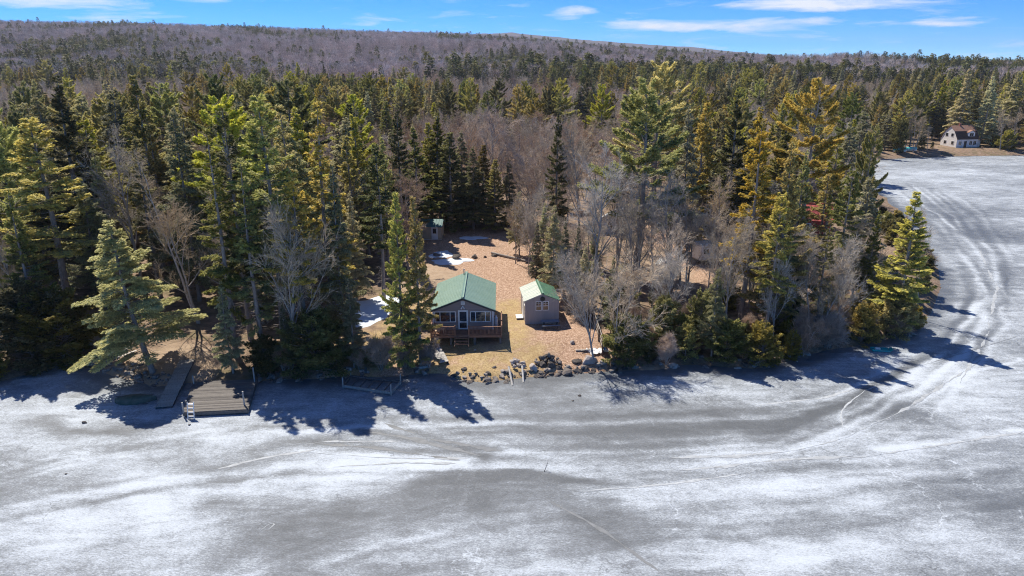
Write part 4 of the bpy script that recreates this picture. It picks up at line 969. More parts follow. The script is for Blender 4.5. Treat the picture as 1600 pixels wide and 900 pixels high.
def window(parent, x, z, w_, h_, y, cols, name='window', grid=False, fr=.07, face=-1):
    """framed window on a wall facing -y; panes and mullions as parts"""
    f = MB()
    y0, y1 = y - .05, y + .03
    f.box(x - w_ / 2, x + w_ / 2, y0, y1, z, z + fr); f.box(x - w_ / 2, x + w_ / 2, y0, y1, z + h_ - fr, z + h_)
    f.box(x - w_ / 2, x - w_ / 2 + fr, y0, y1, z + fr + .001, z + h_ - fr - .001); f.box(x + w_ / 2 - fr, x + w_ / 2, y0, y1, z + fr + .001, z + h_ - fr - .001)
    o = f.build(name, W_TRIM, parent)
    edges = [x - w_ / 2 + fr]
    tot = sum(cols)
    for c in cols: edges.append(edges[-1] + (w_ - 2 * fr) * c / tot)
    for a, b in zip(edges[:-1], edges[1:]):
        B('pane', GLASS, o, a + .012, b - .012, y - .022, y - .012, z + fr, z + h_ - fr)
    for e_ in edges[1:-1]: B('mullion', W_TRIM, o, e_ - .03, e_ + .03, y - .045, y - .004, z + fr + .002, z + h_ - fr - .002)
    if grid:
        B('muntin', W_TRIM, o, x - w_ / 2 + fr, x + w_ / 2 - fr, y - .04, y - .024, z + h_ * .5 - .03, z + h_ * .5 + .03)
        B('muntin', W_TRIM, o, x - w_ / 2 + fr, x + w_ / 2 - fr, y - .036, y - .024, z + h_ * .75 - .012, z + h_ * .75 + .012)
        B('muntin', W_TRIM, o, x - .012, x + .012, y - .0355, y - .0245, z + h_ * .5 + .032, z + h_ - fr - .002)
    return o
CZ = 1.42
cab = empty('cabin', (-5.0, 65.45, CZ), math.radians(1.0), 'taupe lakeside cabin with green metal roof and front deck', 'cabin')
gable_wall(cab, 6.1, 8.45, 2.98, 4.20, .35, W_SIDE)
MB().box(-2.95, 2.95, .14, 8.3, -.3, .36).build('crawl_space', M_DGREYW, cab)
gable_roof(cab, 6.1, 8.45, 2.98, 4.20, .28, .32, M_GREEN, M_GREENR, 22)
for sx in (-1, 1):
    MB().bar((sx * .0, -.335, 4.20), (sx * 3.33, -.335, 4.20 - 3.33 * .4), .025, .15).build('fascia', M_DKFASC, cab)
for i in range(21):                                     # clapboards on the gable front
    z = .42 + i * .175
    hw = 3.05 if z < 2.9 else (4.14 - z) / .4
    if hw > .15: B('clapboard', W_SIDE, cab, -hw + .02, hw - .02, -.016, -.001, z, z + .155)
window(cab, -1.83, 1.63, 2.16, 1.16, -.02, (1, 2.1, 1)); window(cab, 1.78, 1.63, 2.12, 1.16, -.02, (1, 2.1, 1))
dr = B('door', W_TRIM, cab, -.50, .50, -.07, -.02, .86, 2.92)
B('pane', GLASS, dr, -.36, .36, -.078, -.070, 1.72, 2.76); B('pane', GLASS, dr, -.36, .36, -.078, -.070, 1.0, 1.60)
MB().tube((.43, -.07, 1.75), (.43, -.12, 1.75), .03).build('door_knob', M_STEEL, dr)
gv = B('gable_vent', W_TRIM, cab, -.19, .19, -.05, -.018, 3.52, 3.86)
for i in range(4): B('louvre', plain('vent_louvre', (.5, .5, .5)), gv, -.15, .15, -.062, -.05, 3.56 + i * .07, 3.595 + i * .07)
fl = MB().tube((0, -.02, 3.36), (0, -.10, 3.36), .05).build('floodlight', W_TRIM, cab)
for sx in (-1, 1): MB().tube((sx * .03, -.10, 3.36), (sx * .17, -.24, 3.12), .035, .075).build('lamp_head', W_TRIM, fl)
vp = MB().tube((-.25, 8.0, 4.1), (-.25, 8.0, 4.85), .06).build('vent_pipe', M_STEEL, cab)
MB().tube((-.25, 8.0, 4.86), (-.25, 8.0, 4.93), .10, .05).build('pipe_cap', M_STEEL, vp)
for sx in (-1, 1): B('corner_trim', W_TRIM, cab, sx * 3.055 - .06, sx * 3.055 + .06, -.03, .09, .36, 2.92)
# deck
def rail(parent, a, b, z0, nb_):
    a = Vector(a); b = Vector(b)
    r = MB().bar(a + Vector((0, 0, z0 + .92)), b + Vector((0, 0, z0 + .92)), .12, .04).build('top_rail', M_DECK, parent)
    MB().bar(a + Vector((0, 0, z0 + .12)), b + Vector((0, 0, z0 + .12)), .05, .08).build('bottom_rail', M_DECK, parent)
    for i in range(nb_):
        p = a.lerp(b, (i + .5) / nb_)
        MB().box(p.x - .02, p.x + .02, p.y - .02, p.y + .02, z0 + .161, z0 + .899).build('baluster', M_DECK, r)
DZ = .80
deck = B('deck_frame', M_DECK, cab, -3.2, 3.95, -1.62, -.03, DZ - .24, DZ - .035)
for i in range(11): B('deck_board', M_DECK, deck, -3.22, 3.97, -1.64 + i * .146, -1.64 + i * .146 + .138, DZ - .034, DZ)
side = B('side_deck_frame', M_DECK, cab, 3.07, 3.95, -.02, 2.6, DZ - .24, DZ - .035)
for i in range(6): B('deck_board', M_DECK, side, 3.07 + i * .147, 3.07 + i * .147 + .139, .0, 2.62, DZ - .034, DZ)
PY = -1.58
for x in (-3.18, -.76, .60, 3.92): B('post', M_DECK, cab, x - .05, x + .05, PY - .05, PY + .05, -.1 if x in (-.76, .60) else DZ - .3, DZ + 1.06)
for x, y in ((-3.18, -.06), (3.92, -.06), (3.92, 2.55)): B('post', M_DECK, cab, x - .05, x + .05, y - .05, y + .05, DZ - .3, DZ + 1.06)
for x in (-3.1, -1.2, 1.2, 3.8):
    for y in (-1.4, -.3): B('deck_pier', M_DGREYW, cab, x - .1, x + .1, y - .1, y + .1, -.3, DZ - .245)
rail(cab, (-3.13, PY, 0), (-.81, PY, 0), DZ, 17); rail(cab, (.65, PY, 0), (3.87, PY, 0), DZ, 24)
rail(cab, (-3.18, PY + .05, 0), (-3.18, -.11, 0), DZ, 10); rail(cab, (3.92, PY + .05, 0), (3.92, -.11, 0), DZ, 10); rail(cab, (3.92, -.01, 0), (3.92, 2.5, 0), DZ, 18)
for i in range(3): B('stair_tread', M_DECK, cab, -.70, .54, PY - .12 - .27 * (i + 1) + .06, PY - .12 - .27 * i + .03, DZ - .20 * (i + 1) - .04, DZ - .20 * (i + 1))
for x in (-.76, .60): MB().bar((x, PY - .06, DZ - .12), (x, PY - 1.0, .02), .05, .24).build('stair_stringer', M_DECK, cab)
# things by the cabin
gt = empty('propane_tank', cab.matrix_basis @ Vector((3.35, .75, DZ)), 0, 'white propane cylinder standing on the side deck of the cabin', 'gas tank')
MB().tube((0, 0, .04), (0, 0, 1.0), .19, n=16).tube((0, 0, 1.0), (0, 0, 1.14), .19, .09, n=16).tube((0, 0, .0), (0, 0, .04), .16, n=16).build('tank_body', W_TRIM, gt, smooth=False)
MB().tube((0, 0, 1.14), (0, 0, 1.26), .10, n=12).build('valve_collar', M_STEEL, gt)
mb = B('meter_box', plain('meter_grey', (.5, .52, .54)), cab, 3.08, 3.24, 1.5, 1.85, 1.7, 2.4); MB().tube((3.24, 1.67, 2.15), (3.30, 1.67, 2.15), .11).build('dial', GLASS, mb)
for i, (dx, dy) in enumerate([(-2.55, -1.15), (-2.1, -.75)]):
    ch = empty('deck_chair', cab.matrix_basis @ Vector((dx, dy, DZ)), .3 + i, ['pale low deck chair by the left railing of the cabin deck', 'second deck chair nearer the cabin window'][i], 'chair')
    mt = plain('chair_tan', (.6, .45, .33), (.5, .36, .26))
    B('seat', mt, ch, -.25, .25, -.25, .25, .34, .40); MB().bar((0, .25, .36), (0, .42, .85), .5, .04, up=(0, 1, 0)).build('backrest', mt, ch)
    for a_, b_ in ((-.22, -.22), (.22, -.22), (-.22, .22), (.22, .22)): B('leg', mt, ch, a_ - .025, a_ + .025, b_ - .025, b_ + .025, 0, .339)

# ------------------------------------------------------------------ grey shed with round vent
SZ = tz(3.25, 69.5)
W_GREY = plain('grey_siding', (.37, .325, .32), (.32, .285, .28), 1.5, .7, .2, 14, stretch=(4, 4, .3))
M_GLARE = plain('sun_glare_roof', (.62, .63, .55), (.36, .45, .38), 1.3, .45, stretch=(.3, 5, .3), spec=.6)  # pale stripes imitate sun glare on the left slope
sh = empty('garden_shed', (3.25, 69.45, SZ), math.radians(5.5), 'small grey shed with round gable vent and green roof', 'shed')
gable_wall(sh, 3.6, 4.6, 2.62, 3.36, .0, W_GREY)
gable_roof(sh, 3.6, 4.6, 2.62, 3.36, .16, .14, plain('shed_green_roof', (.10, .24, .15), (.07, .17, .11), 2, .45, spec=.6), M_GREENR, 11, left=M_GLARE)
rv = MB().tube((.05, .0, 2.86), (.05, -.06, 2.86), .27, n=20).build('round_vent', M_BLACK, sh)
MB().tube((.05, -.06, 2.86), (.05, -.075, 2.86), .16, n=16).build('vent_grille', M_INT, rv)
for x in (-.38, .38): window(sh, x, 1.55, .66, 1.05, -.01, (1,), grid=True, fr=.06)
for sx in (-1, 1): B('corner_trim', plain('grey_trim', (.42, .37, .36)), sh, sx * 1.80 - .05, sx * 1.80 + .05, -.025, .08, 0, 2.6)
sd = B('door', W_TRIM, sh, -1.86, -1.81, 1.5, 2.5, .12, 2.15); MB().tube((-1.86, 2.38, 1.1), (-1.92, 2.38, 1.1), .04).build('door_knob', M_STEEL, sd)
sw = B('side_window', W_TRIM, sh, -1.85, -1.81, .45, 1.1, 1.2, 2.0); B('pane', GLASS, sw, -1.862, -1.851, .52, 1.03, 1.27, 1.93)
st = empty('door_step', sh.matrix_basis @ Vector((-2.25, 2.0, 0)), math.radians(5.5), 'white wooden step at the side door of the grey shed', 'step')
for i in range(4): B('plank', W_TRIM, st, -.38 + i * .185, -.21 + i * .185, -.6, .6, .19, .23)
for y in (-.5, .5): B('support', M_DGREYW, st, -.36, .33, y - .04, y + .04, -.05, .189)

def picnic_table(name, loc, rz, label, mat, legm, L=1.9):
    t = empty(name, loc, rz, label, 'picnic table')
    for i in range(5): B('top_plank', mat, t, -L / 2, L / 2, -.36 + i * .146, -.36 + i * .146 + .136, .71, .75)
    for sy in (-1, 1):
        for i in range(2): B('seat_plank', mat, t, -L / 2, L / 2, sy * .68 - .14 + i * .143, sy * .68 - .14 + i * .143 + .134, .42, .46)
    for x in (-L * .36, L * .36):
        B('crossbar', legm, t, x - .02, x + .02, -.78, .78, .34, .419)
        B('top_cleat', legm, t, x - .02, x + .02, -.34, .34, .64, .709)
        for sy in (-1, 1): MB().bar((x + .045, sy * .26, .70), (x + .045, sy * .60, -.03), .04, .09).build('leg', legm, t)
    return t
pb = sh.matrix_basis @ Vector((.75, -1.05, 0))
picnic_table('picnic_table', (pb.x, pb.y, tz(pb.x, pb.y)), math.radians(6), 'blue-grey picnic table in the shadow before the grey shed', plain('bluegrey_plank', (.22, .26, .33), (.16, .19, .25)), M_BLACK, 1.9)
x, y, z = GT(191, 558)
picnic_table('picnic_table', (x, y, z), math.radians(62), 'sunlit grey picnic table on the sandy spot by the stone shore wall', plain('pale_plank', (.55, .52, .49), (.45, .42, .40)), M_DGREYW, 2.3)

# ------------------------------------------------------------------ small back shed
x, y, z = GT(683, 374)
bs = empty('back_shed', (x - .9, y, z - .1), math.radians(-4), 'small tan shed with blue-green roof at the back of the clearing', 'shed')
W_TAN = plain('tan_siding', (.42, .37, .28), (.36, .31, .24), 2, .7)
MB().box(-1.6, 1.6, 0, 2.6, 0, 2.2).build('wall', W_TAN, bs)
for s_ in (0, 1):
    y0, y1 = (-.3, 1.3) if s_ == 0 else (2.9, 1.3)
    sl_ = MB().poly([(-1.8, y0, 2.12), (-1.8, y1, 3.0), (-1.8, y1, 3.08), (-1.8, y0, 2.2)], (3.6, 0, 0)).build('roof_slope', plain('teal_roof', (.07, .22, .22), (.05, .16, .17), 2, .5), bs)
    for i in range(8):
        xx_ = -1.6 + i * .457
        MB().bar((xx_, y0, 2.215), (xx_, y1 - (.02 if s_ == 0 else -.02), 3.09), .04, .03).build('rib', MATS['teal_roof'], sl_)
for sx in (-1, 1): MB().poly([(sx * 1.58, .0, 2.2), (sx * 1.58, 2.6, 2.2), (sx * 1.58, 1.3, 2.93)], (-sx * .1, 0, 0)).build('gable', W_TAN, bs)
bd = B('door', W_TRIM, bs, .05, 1.05, -.06, -.002, .05, 2.05); B('pane', GLASS, bd, .28, .82, -.07, -.061, 1.05, 1.85)
B('sill_board', W_TRIM, bs, -1.62, 1.62, -.03, -.001, -.02, .12)

# ------------------------------------------------------------------ rocks
def rock_mesh(seed, mat, rough=.35, flat=.7):
    bm = bmesh.new(); bmesh.ops.create_icosphere(bm, subdivisions=2, radius=1.15); r = random.Random(seed)
    ax = [Vector((r.gauss(0, 1), r.gauss(0, 1), r.gauss(0, 1))).normalized() for _ in range(9)]; ds = [r.uniform(.45, .85) for _ in ax]
    for v in bm.verts:
        p = v.co.copy()
        for a, d in zip(ax, ds):
            q = p.dot(a)
            if q > d: p -= a * (q - d)
        p += Vector((r.gauss(0, .03), r.gauss(0, .03), r.gauss(0, .03))); p.z *= flat; v.co = p
    me = bpy.data.meshes.new('rock'); bm.to_mesh(me); bm.free(); me.materials.append(mat); return me
M_ROCK = plain('grey_granite', (.32, .29, .27), (.15, .135, .125), 2.2, .85, .5, 8, objrand=.35)
M_DROCK = plain('dark_fieldstone', (.15, .13, .12), (.075, .068, .065), 2.5, .85, .5, 8, objrand=.3)
M_PROCK = plain('pale_boulder', (.48, .43, .40), (.32, .285, .265), 1.8, .85, .5, 8)
ROCKS = [rock_mesh(i, M_ROCK) for i in range(5)]; DROCKS = [rock_mesh(20 + i, M_DROCK) for i in range(4)]; PROCKS = [rock_mesh(40 + i, M_PROCK, flat=.85) for i in range(2)]
rr = random.Random(8)
def rock(px, py, size, pool, label, group=None, z=None, name='rock'):
    x, y, zt = GT(px, py)
    o = link(name, rr.choice(pool), None, (x, y, max(zt, -.02) + size * .22 if z is None else z), (rr.uniform(-.3, .3), rr.uniform(-.3, .3), rr.uniform(0, 6.28)),
             (size * rr.uniform(.8, 1.2), size * rr.uniform(.7, 1.0), size * rr.uniform(.75, 1.1)))
    return tag(o, label, 'rock', group)
for px, py, s_, pool, lb in [(713, 405, .95, DROCKS, 'large dark boulder at the edge of the snow behind the cabin'), (742, 403, .62, DROCKS, 'medium dark boulder right of the large one behind the cabin'),
        (758, 402, .36, DROCKS, 'small dark boulder third in the row behind the cabin'), (773, 400, .5, DROCKS, 'flat dark boulder at the end of the row by the log'), (681, 400, .7, DROCKS, 'dark boulder left in the snow beside the twin spruces'),
        (919, 566, .8, PROCKS, 'big pale granite boulder at the foot of the leaning bare tree'), (902, 566, .55, DROCKS, 'dark boulder left of the big pale one'), (832, 583, .55, PROCKS, 'pale flat boulder between the white posts and rock pile'),
        (885, 592, .7, DROCKS, 'dark flat rock frozen into the ice near the shore'), (845, 595, .45, DROCKS, 'small dark rock in the ice below the pale flat boulder'), (862, 588, .6, DROCKS, 'brown flat rock at the ice edge'),
        (772, 574, .25, DROCKS, 'single dark stone on the straw lawn near the shore'), (742, 547, .16, PROCKS, 'small white stone before the cabin steps'), (893, 536, .35, PROCKS, 'pale half-buried stone on the leafy lawn'),
        (1408, 527, 1.0, DROCKS, 'dark boulder under the bronze bushes at the point'), (1025, 572, .7, DROCKS, 'dark boulder right of the large rounded bush'), (968, 578, .5, ROCKS, 'grey rock below the large rounded bush'),
        (942, 575, .45, ROCKS, 'grey rock at the foot of the board fence')]:
    rock(px, py, s_, pool, lb)
for i in range(26):
    a = rr.uniform(0, 6.28); q = rr.random() ** .5; px = 856 + math.cos(a) * 22 * q; py = 567 + math.sin(a) * 5 * q
    x, y, zt = GT(px, py)
    o = link('pile_rock', rr.choice(DROCKS + ROCKS[:2]), None, (x, y, zt + .15 + (1 - q) * .75), (rr.uniform(-1, 1), rr.uniform(-1, 1), rr.uniform(0, 6)), rr.uniform(.16, .36))
    tag(o, 'dark angular stone heaped in the pile on the lawn edge', 'rock', 'stones of the dark pile by the shore')
for i in range(9):
    px = rr.uniform(795, 818); py = rr.uniform(566, 576); x, y, zt = GT(px, py)
    o = link('pile_rock', rr.choice(PROCKS), None, (x, y, zt + .15 + rr.random() * .15), (rr.uniform(-1, 1), rr.uniform(-1, 1), 0), rr.uniform(.2, .42))
    tag(o, 'pale stone in the small heap above the two white posts', 'rock', 'stones of the pale heap above the white posts')
def shore_rocks(pts, n, smin, smax, pool, label, group, spread=.6, inland=.5):
    P = [Vector((*G(*p), 0)) for p in pts]; L = [(b - a).length for a, b in zip(P[:-1], P[1:])]; tot = sum(L)
    for i in range(n):
        s_ = rr.uniform(0, tot); j = 0
        while s_ > L[j] and j < len(L) - 1: s_ -= L[j]; j += 1
        p = P[j].lerp(P[j + 1], min(1, s_ / L[j])); d = (P[j + 1] - P[j]).normalized(); nn = Vector((-d.y, d.x, 0))
        p = p + nn * (inland + rr.gauss(0, spread)); sz = smin + (smax - smin) * rr.random() ** 2
        o = link('shore_rock', rr.choice(pool), None, (p.x, p.y, max(tz(p.x, p.y), -.03) + sz * .05), (rr.uniform(-.4, .4), rr.uniform(-.4, .4), rr.uniform(0, 6.28)), (sz * rr.uniform(.85, 1.3), sz * rr.uniform(.7, 1.0), sz * rr.uniform(.7, 1.1)))
        tag(o, label, 'rock', group)
shore_rocks([(112, 570), (140, 574), (172, 586), (205, 594), (240, 603), (270, 601)], 120, .12, .40, ROCKS, 'grey stone in the low shore wall below the left picnic table', 'stones of the left shore wall', .55, .7)
shore_rocks([(705, 588), (730, 595), (760, 598), (800, 592), (850, 588), (900, 584), (940, 581)], 170, .08, .42, DROCKS + DROCKS + ROCKS, 'stone at the ice edge below the cabin lawn', 'stones along the cabin shore', .38, .25)
shore_rocks([(400, 598), (440, 592), (500, 592), (530, 588), (600, 589), (640, 586), (690, 583)], 40, .15, .5, DROCKS + ROCKS, 'stone at the shaded ice edge left of the cabin', 'stones along the shaded shore', .5, .3)
shore_rocks([(940, 581), (1030, 578), (1060, 571), (1150, 575), (1185, 577), (1290, 547), (1390, 529), (1430, 516), (1455, 487)], 55, .2, .6, DROCKS + ROCKS, 'stone under the bushes along the right-hand shore', 'stones along the right-hand shore', .5, .4)

# ------------------------------------------------------------------ snow patches
M_SNOW = plain('old_snow', (.66, .74, .84), (.58, .66, .76), 1.2, .7, .4, 5, objrand=0)
def snow_patch(px, py, rx, ry, seed, label):
    x0, y0, z0 = GT(px, py); x1 = GT(px + rx, py)[0]; y1 = GT(px, py - ry)[1]
    a, b = abs(x1 - x0), abs(y1 - y0); V = [(x0, y0, tz(x0, y0) + .10)]; Fc = []; n = 40; r = random.Random(seed); ph = [r.uniform(0, 6.28) for _ in range(5)]
    pts = []
    for ring, (q, hh) in enumerate(((.5, .10), (.85, .07), (1.0, -.03))):
        for i in range(n):
            t = 2 * math.pi * i / n; w_ = 1 + .18 * math.sin(2 * t + ph[0]) + .13 * math.sin(3 * t + ph[1]) + .09 * math.sin(5 * t + ph[2]) + .06 * math.sin(9 * t + ph[3])
            pts.append((x0 + a * q * w_ * math.cos(t), y0 + b * q * w_ * math.sin(t), hh))
    zs = terrain(np.array([p[0] for p in pts]), np.array([p[1] for p in pts]))
    V += [(p[0], p[1], float(z) + p[2]) for p, z in zip(pts, zs)]
    for i in range(n):
        j = (i + 1) % n; Fc.append((0, 1 + i, 1 + j)); Fc += [(1 + i, 1 + n + i, 1 + n + j, 1 + j), (1 + n + i, 1 + 2 * n + i, 1 + 2 * n + j, 1 + n + j)]
    me = bpy.data.meshes.new('snow_patch'); me.from_pydata(V, [], Fc); me.materials.append(M_SNOW)
    for p_ in me.polygons: p_.use_smooth = True
    tag(link('snow_patch', me), label, None, None, 'structure')
for i, (px, py, rx, ry, lb) in enumerate([(570, 486, 58, 20, 'large snow patch left of the twin spruces'), (533, 478, 18, 8, 'small snow patch beside the large one'), (706, 408, 32, 5, 'snow strip in front of the large boulder'),
        (690, 398, 16, 7, 'snow around the left boulder'), (738, 372, 20, 3, 'snow streak at the back of the clearing'), (1312, 262, 22, 5, 'snow on the bay shore behind the trees'), (1235, 425, 14, 3, 'snow patch in the right-hand woods'),
        (1340, 489, 11, 3, 'small snow patch beside the golden bush'), (1205, 436, 10, 3, 'second snow patch in the right-hand woods'), (250, 330, 16, 5, 'snow patch deep in the left-hand woods')]):
    snow_patch(px, py, rx, ry, i, lb)

# ------------------------------------------------------------------ docks and shore things
def plank_run(name, a, b, width, pitch, mat, framem, label, cat, th=.05, side=.18):
    """a plank walkway from a to b (3-D points)"""
    a = Vector(a); b = Vector(b); d = (b - a); L = d.length; o = empty(name, a, 0, label, cat)
    o.rotation_euler = d.to_track_quat('X', 'Z').to_euler()
    n = int(L / pitch)
    for i in range(n): e_, f_, g_ = rr.uniform(-.04, .04), rr.uniform(-.04, .04), rr.uniform(-.008, .008); B('plank', mat, o, i * L / n + .006, (i + 1) * L / n - .006, -width / 2 + e_, width / 2 + f_, g_, th + g_)
    for sy in (-1, 1): B('stringer', framem, o, .02, L - .02, sy * (width / 2 - .05) - .04, sy * (width / 2 - .05) + .04, -side, -.002)
    return o
a = GT(293, 564); b = G(256, 636, .18)
plank_run('dock_gangway', (a[0], a[1], a[2] + .12), (b[0], b[1], .20), 1.35, .30, M_GREYW, M_DGREYW, 'long grey plank gangway running from the bank onto the ice', 'dock')
a = GT(677, 540); b = GT(694, 573)
plank_run('plank_ramp', (a[0], a[1], a[2] + .25), (b[0], b[1], b[2] + .25), .95, .30, plain('pale_grey_plank', (.50, .49, .47), (.38, .37, .36), 3, .8, .4, stretch=(1, 6, 1)), M_BLACK, 'pale grey plank dock section lying on the lawn', 'dock', side=.22)
# floating dock: rectangle by its corners
def dock_frame(corn, z): return [Vector((*G(px, py, z), z)) for px, py in corn]
fd = empty('floating_dock', (*G(343, 645, 0), 0), 0, 'dark wooden dock frozen in the ice with posts and a white ladder', 'dock'); org = Vector(fd.location)
cs_ = [v - org for v in dock_frame([(286, 645), (387, 640), (402, 593), (302, 597)], .42)]
n = 24
for i in range(n):
    p0 = cs_[0].lerp(cs_[3], (i + .03) / n); p1 = cs_[1].lerp(cs_[2], (i + .03) / n); q0 = cs_[0].lerp(cs_[3], (i + .97) / n); q1 = cs_[1].lerp(cs_[2], (i + .97) / n)
    ux = (cs_[1] - cs_[0]).normalized(); j0, j1 = ux * rr.uniform(-.05, .05), ux * rr.uniform(-.05, .05); up_ = Vector((0, 0, rr.uniform(-.012, .012)))
    MB().poly([p0 + j0 + up_, p1 + j1 + up_, q1 + j1 + up_, q0 + j0 + up_], (0, 0, .045)).build('plank', M_MIDW if rr.random() < .4 else M_DGREYW, fd)
for i in range(4): MB().bar(cs_[i] + Vector((0, 0, -.15)), cs_[(i + 1) % 4] + Vector((0, 0, -.15)), .08, .26).build('frame_beam', M_DGREYW, fd)
for i, (px, py, hh) in enumerate([(287, 645, .9), (382, 634, 1.3), (398, 597, 1.4), (303, 600, .8)]):
    p_ = Vector((*G(px, py, .4), 0)) - org; MB().tube(p_ + Vector((0, 0, -.3)), p_ + Vector((0, 0, .45 + hh)), .07, n=8).build('post', M_GREYW, fd)
ld = Vector((*G(301, 644, .42), .42)) - org
lad = MB()
for sx in (-.26, .26): lad.bar(ld + Vector((sx, -.12, 1.0)), ld + Vector((sx, -.42, -.42)), .06, .06)
lad = lad.build('ladder', W_TRIM, fd)
for i in range(4):
    q = .12 + i * .24; MB().bar(ld + Vector((-.25, -.12 - .3 * q, 1.0 - 1.42 * q)), ld + Vector((.25, -.12 - .3 * q, 1.0 - 1.42 * q)), .14, .05).build('rung', W_TRIM, lad)
# empty dock frame
df = empty('skeleton_dock', (*G(575, 606, 0), 0), 0, 'bare dock frame of beams and corner posts frozen in by the shore', 'dock'); org = Vector(df.location)
cs_ = [v - org for v in dock_frame([(536, 603), (611, 614), (626, 597), (548, 588)], .25)]
for i in range(4): MB().bar(cs_[i], cs_[(i + 1) % 4], .14, .22).build('frame_beam', M_GREYW if i < 2 else M_DGREYW, df)
for i in range(1, 6): MB().bar(cs_[0].lerp(cs_[1], i / 6), cs_[3].lerp(cs_[2], i / 6), .06, .12).build('joist', M_DGREYW, df)
for c_ in cs_: MB().tube(c_ + Vector((0, 0, -.3)), c_ + Vector((0, 0, .85)), .06, n=8).build('post', M_GREYW, df)
# white posts at the shore
for px, py, lb, tp in [(801, 602, 'left one of two white posts sticking out of the ice edge', (795, 580)), (818, 597, 'right one of two white posts sticking out of the ice edge', (816, 578))]:
    x, y = G(px, py); q_ = GT(*tp); p_ = empty('shore_post', (x, y, 0), 0, lb, 'post'); tt = Vector((q_[0] - x, q_[1] - y, q_[2] + .35))
    MB().tube((0, 0, -.05), tt, .10, n=10).build('post_shaft', MATS['pale_grey_plank'], p_); MB().tube(tt, tt * 1.04, .11, n=10).build('post_cap', M_GREYW, p_)
# overturned boat
x, y = G(213, 627, 0)
bt = empty('overturned_boat', (x, y, 0), math.radians(8), 'overturned dark green rowing boat lying on the ice', 'boat')
V, Fc = [], []; ns_, nr_ = 13, 9
for i in range(ns_):
    t = i / (ns_ - 1); xx_ = -1.7 + 3.4 * t; wd = .72 * math.sin(math.pi * min(1, (.28 + .72 * t) if t < .5 else (1.16 - t) * .97)) ** .8 * (1 - .0 * t); wd = max(.04, .75 * (1 - abs(2 * t - .9) ** 2.4)) if t < .99 else .05
    hh = .58 * (1 - .35 * abs(2 * t - 1) ** 3)
    for j in range(nr_):
        a = math.pi * j / (nr_ - 1); V.append((xx_, -wd * math.cos(a), .02 + hh * math.sin(a) ** .75))
for i in range(ns_ - 1):
    for j in range(nr_ - 1): q = i * nr_ + j; Fc.append((q, q + 1, q + nr_ + 1, q + nr_))
Fc.append(tuple(range(nr_))); Fc.append(tuple(range(len(V) - nr_, len(V)))[::-1])
me = bpy.data.meshes.new('hull'); me.from_pydata(V, [], Fc); me.materials.append(plain('boat_green', (.05, .085, .065), (.10, .12, .10), 2.5, .5)); link('hull', me, bt)
MB().bar((-1.6, 0, .54), (1.5, 0, .57), .06, .08).build('keel', M_DGREYW, bt)
for sy in (-1, 1): MB().bar((-1.5, sy * .35, .06), (1.2, sy * .74, .06), .04, .06).build('gunwale', M_DGREYW, bt)
# bin by the left clearing
x, y, z = GT(160, 552)
tb = empty('trash_barrel', (x, y, z), 0, 'dark round barrel in the shade beside the left picnic table', 'barrel')
MB().tube((0, 0, 0), (0, 0, .85), .30, .33, n=16).build('barrel_body', M_BLACK, tb)
for zz_ in (.25, .55): MB().tube((0, 0, zz_), (0, 0, zz_ + .03), .335, n=16).build('hoop', M_DGREYW, tb)
# board fence
fa = GT(920, 488); fb = GT(941, 556)
fe = empty('board_fence', fa, 0, 'brown horizontal board fence running down to the shore', 'fence'); fv = Vector(fb) - Vector(fa); M_FEN = plain('brown_fence', (.16, .11, .085), (.10, .07, .055), 3, .75, .3, stretch=(1, 1, 6)); n = 4
for i in range(n + 1):
    p_ = fv * (i / n); MB().box(p_.x - .07, p_.x + .07, p_.y - .07, p_.y + .07, p_.z - .3, p_.z + 1.65).build('post', M_FEN, fe)
    if i < n:
        q_ = fv * ((i + 1) / n)
        for zb in (.25, .72, 1.19): MB().bar(p_ + Vector((.10, 0, zb + .17)), q_ + Vector((.10, 0, zb + .17)), .035, .34).build('board', M_FEN, fe)
        for zb in (.25, .72, 1.19): MB().bar(p_ + Vector((.10, 0, zb + .355)), q_ + Vector((.10, 0, zb + .355)), .07, .03).build('sunlit_edge', M_GREYW, fe)  # pale strips standing in for sunlight along the board tops
# debris by the fence
x, y, z = GT(934, 549)
db = empty('plastic_sheet', (x, y, z + .03), .3, 'crumpled white plastic sheet at the foot of the board fence', 'sheet')
bm = bmesh.new(); bmesh.ops.create_grid(bm, x_segments=12, y_segments=8, size=.9)
for v_ in bm.verts: v_.co = Vector((v_.co.x * 1.1 + rr.gauss(0, .05), v_.co.y * .75 + rr.gauss(0, .05), abs(rr.gauss(.05, .07))))
me = bpy.data.meshes.new('sheet'); bm.to_mesh(me); bm.free(); me.materials.append(W_TRIM); link('sheet', me, db)
x, y, z = GT(943, 549); bk = empty('blue_bucket', (x, y, z), 0, 'small bright blue bucket on the white sheet', 'bucket'); M_BLUE = plain('blue_plastic', (.03, .30, .75), (.03, .25, .65), 2, .4)
MB().tube((0, 0, 0.04), (0, 0, .30), .13, .17, n=14).build('bucket_body', M_BLUE, bk); MB().tube((0, 0, .30), (0, 0, .33), .18, n=14).build('rim', M_BLUE, bk)
x, y, z = GT(912, 549); o = MB().bar((x - .8, y, z + .1), (x + .6, y + .1, z + .1), .2, .1).bar((x - .3, y - .2, z + .18), (x + .9, y + .15, z + .2), .15, .05).build('driftwood_board', M_GREYW); tag(o, 'pale loose boards beside the leaning bare tree', 'board')
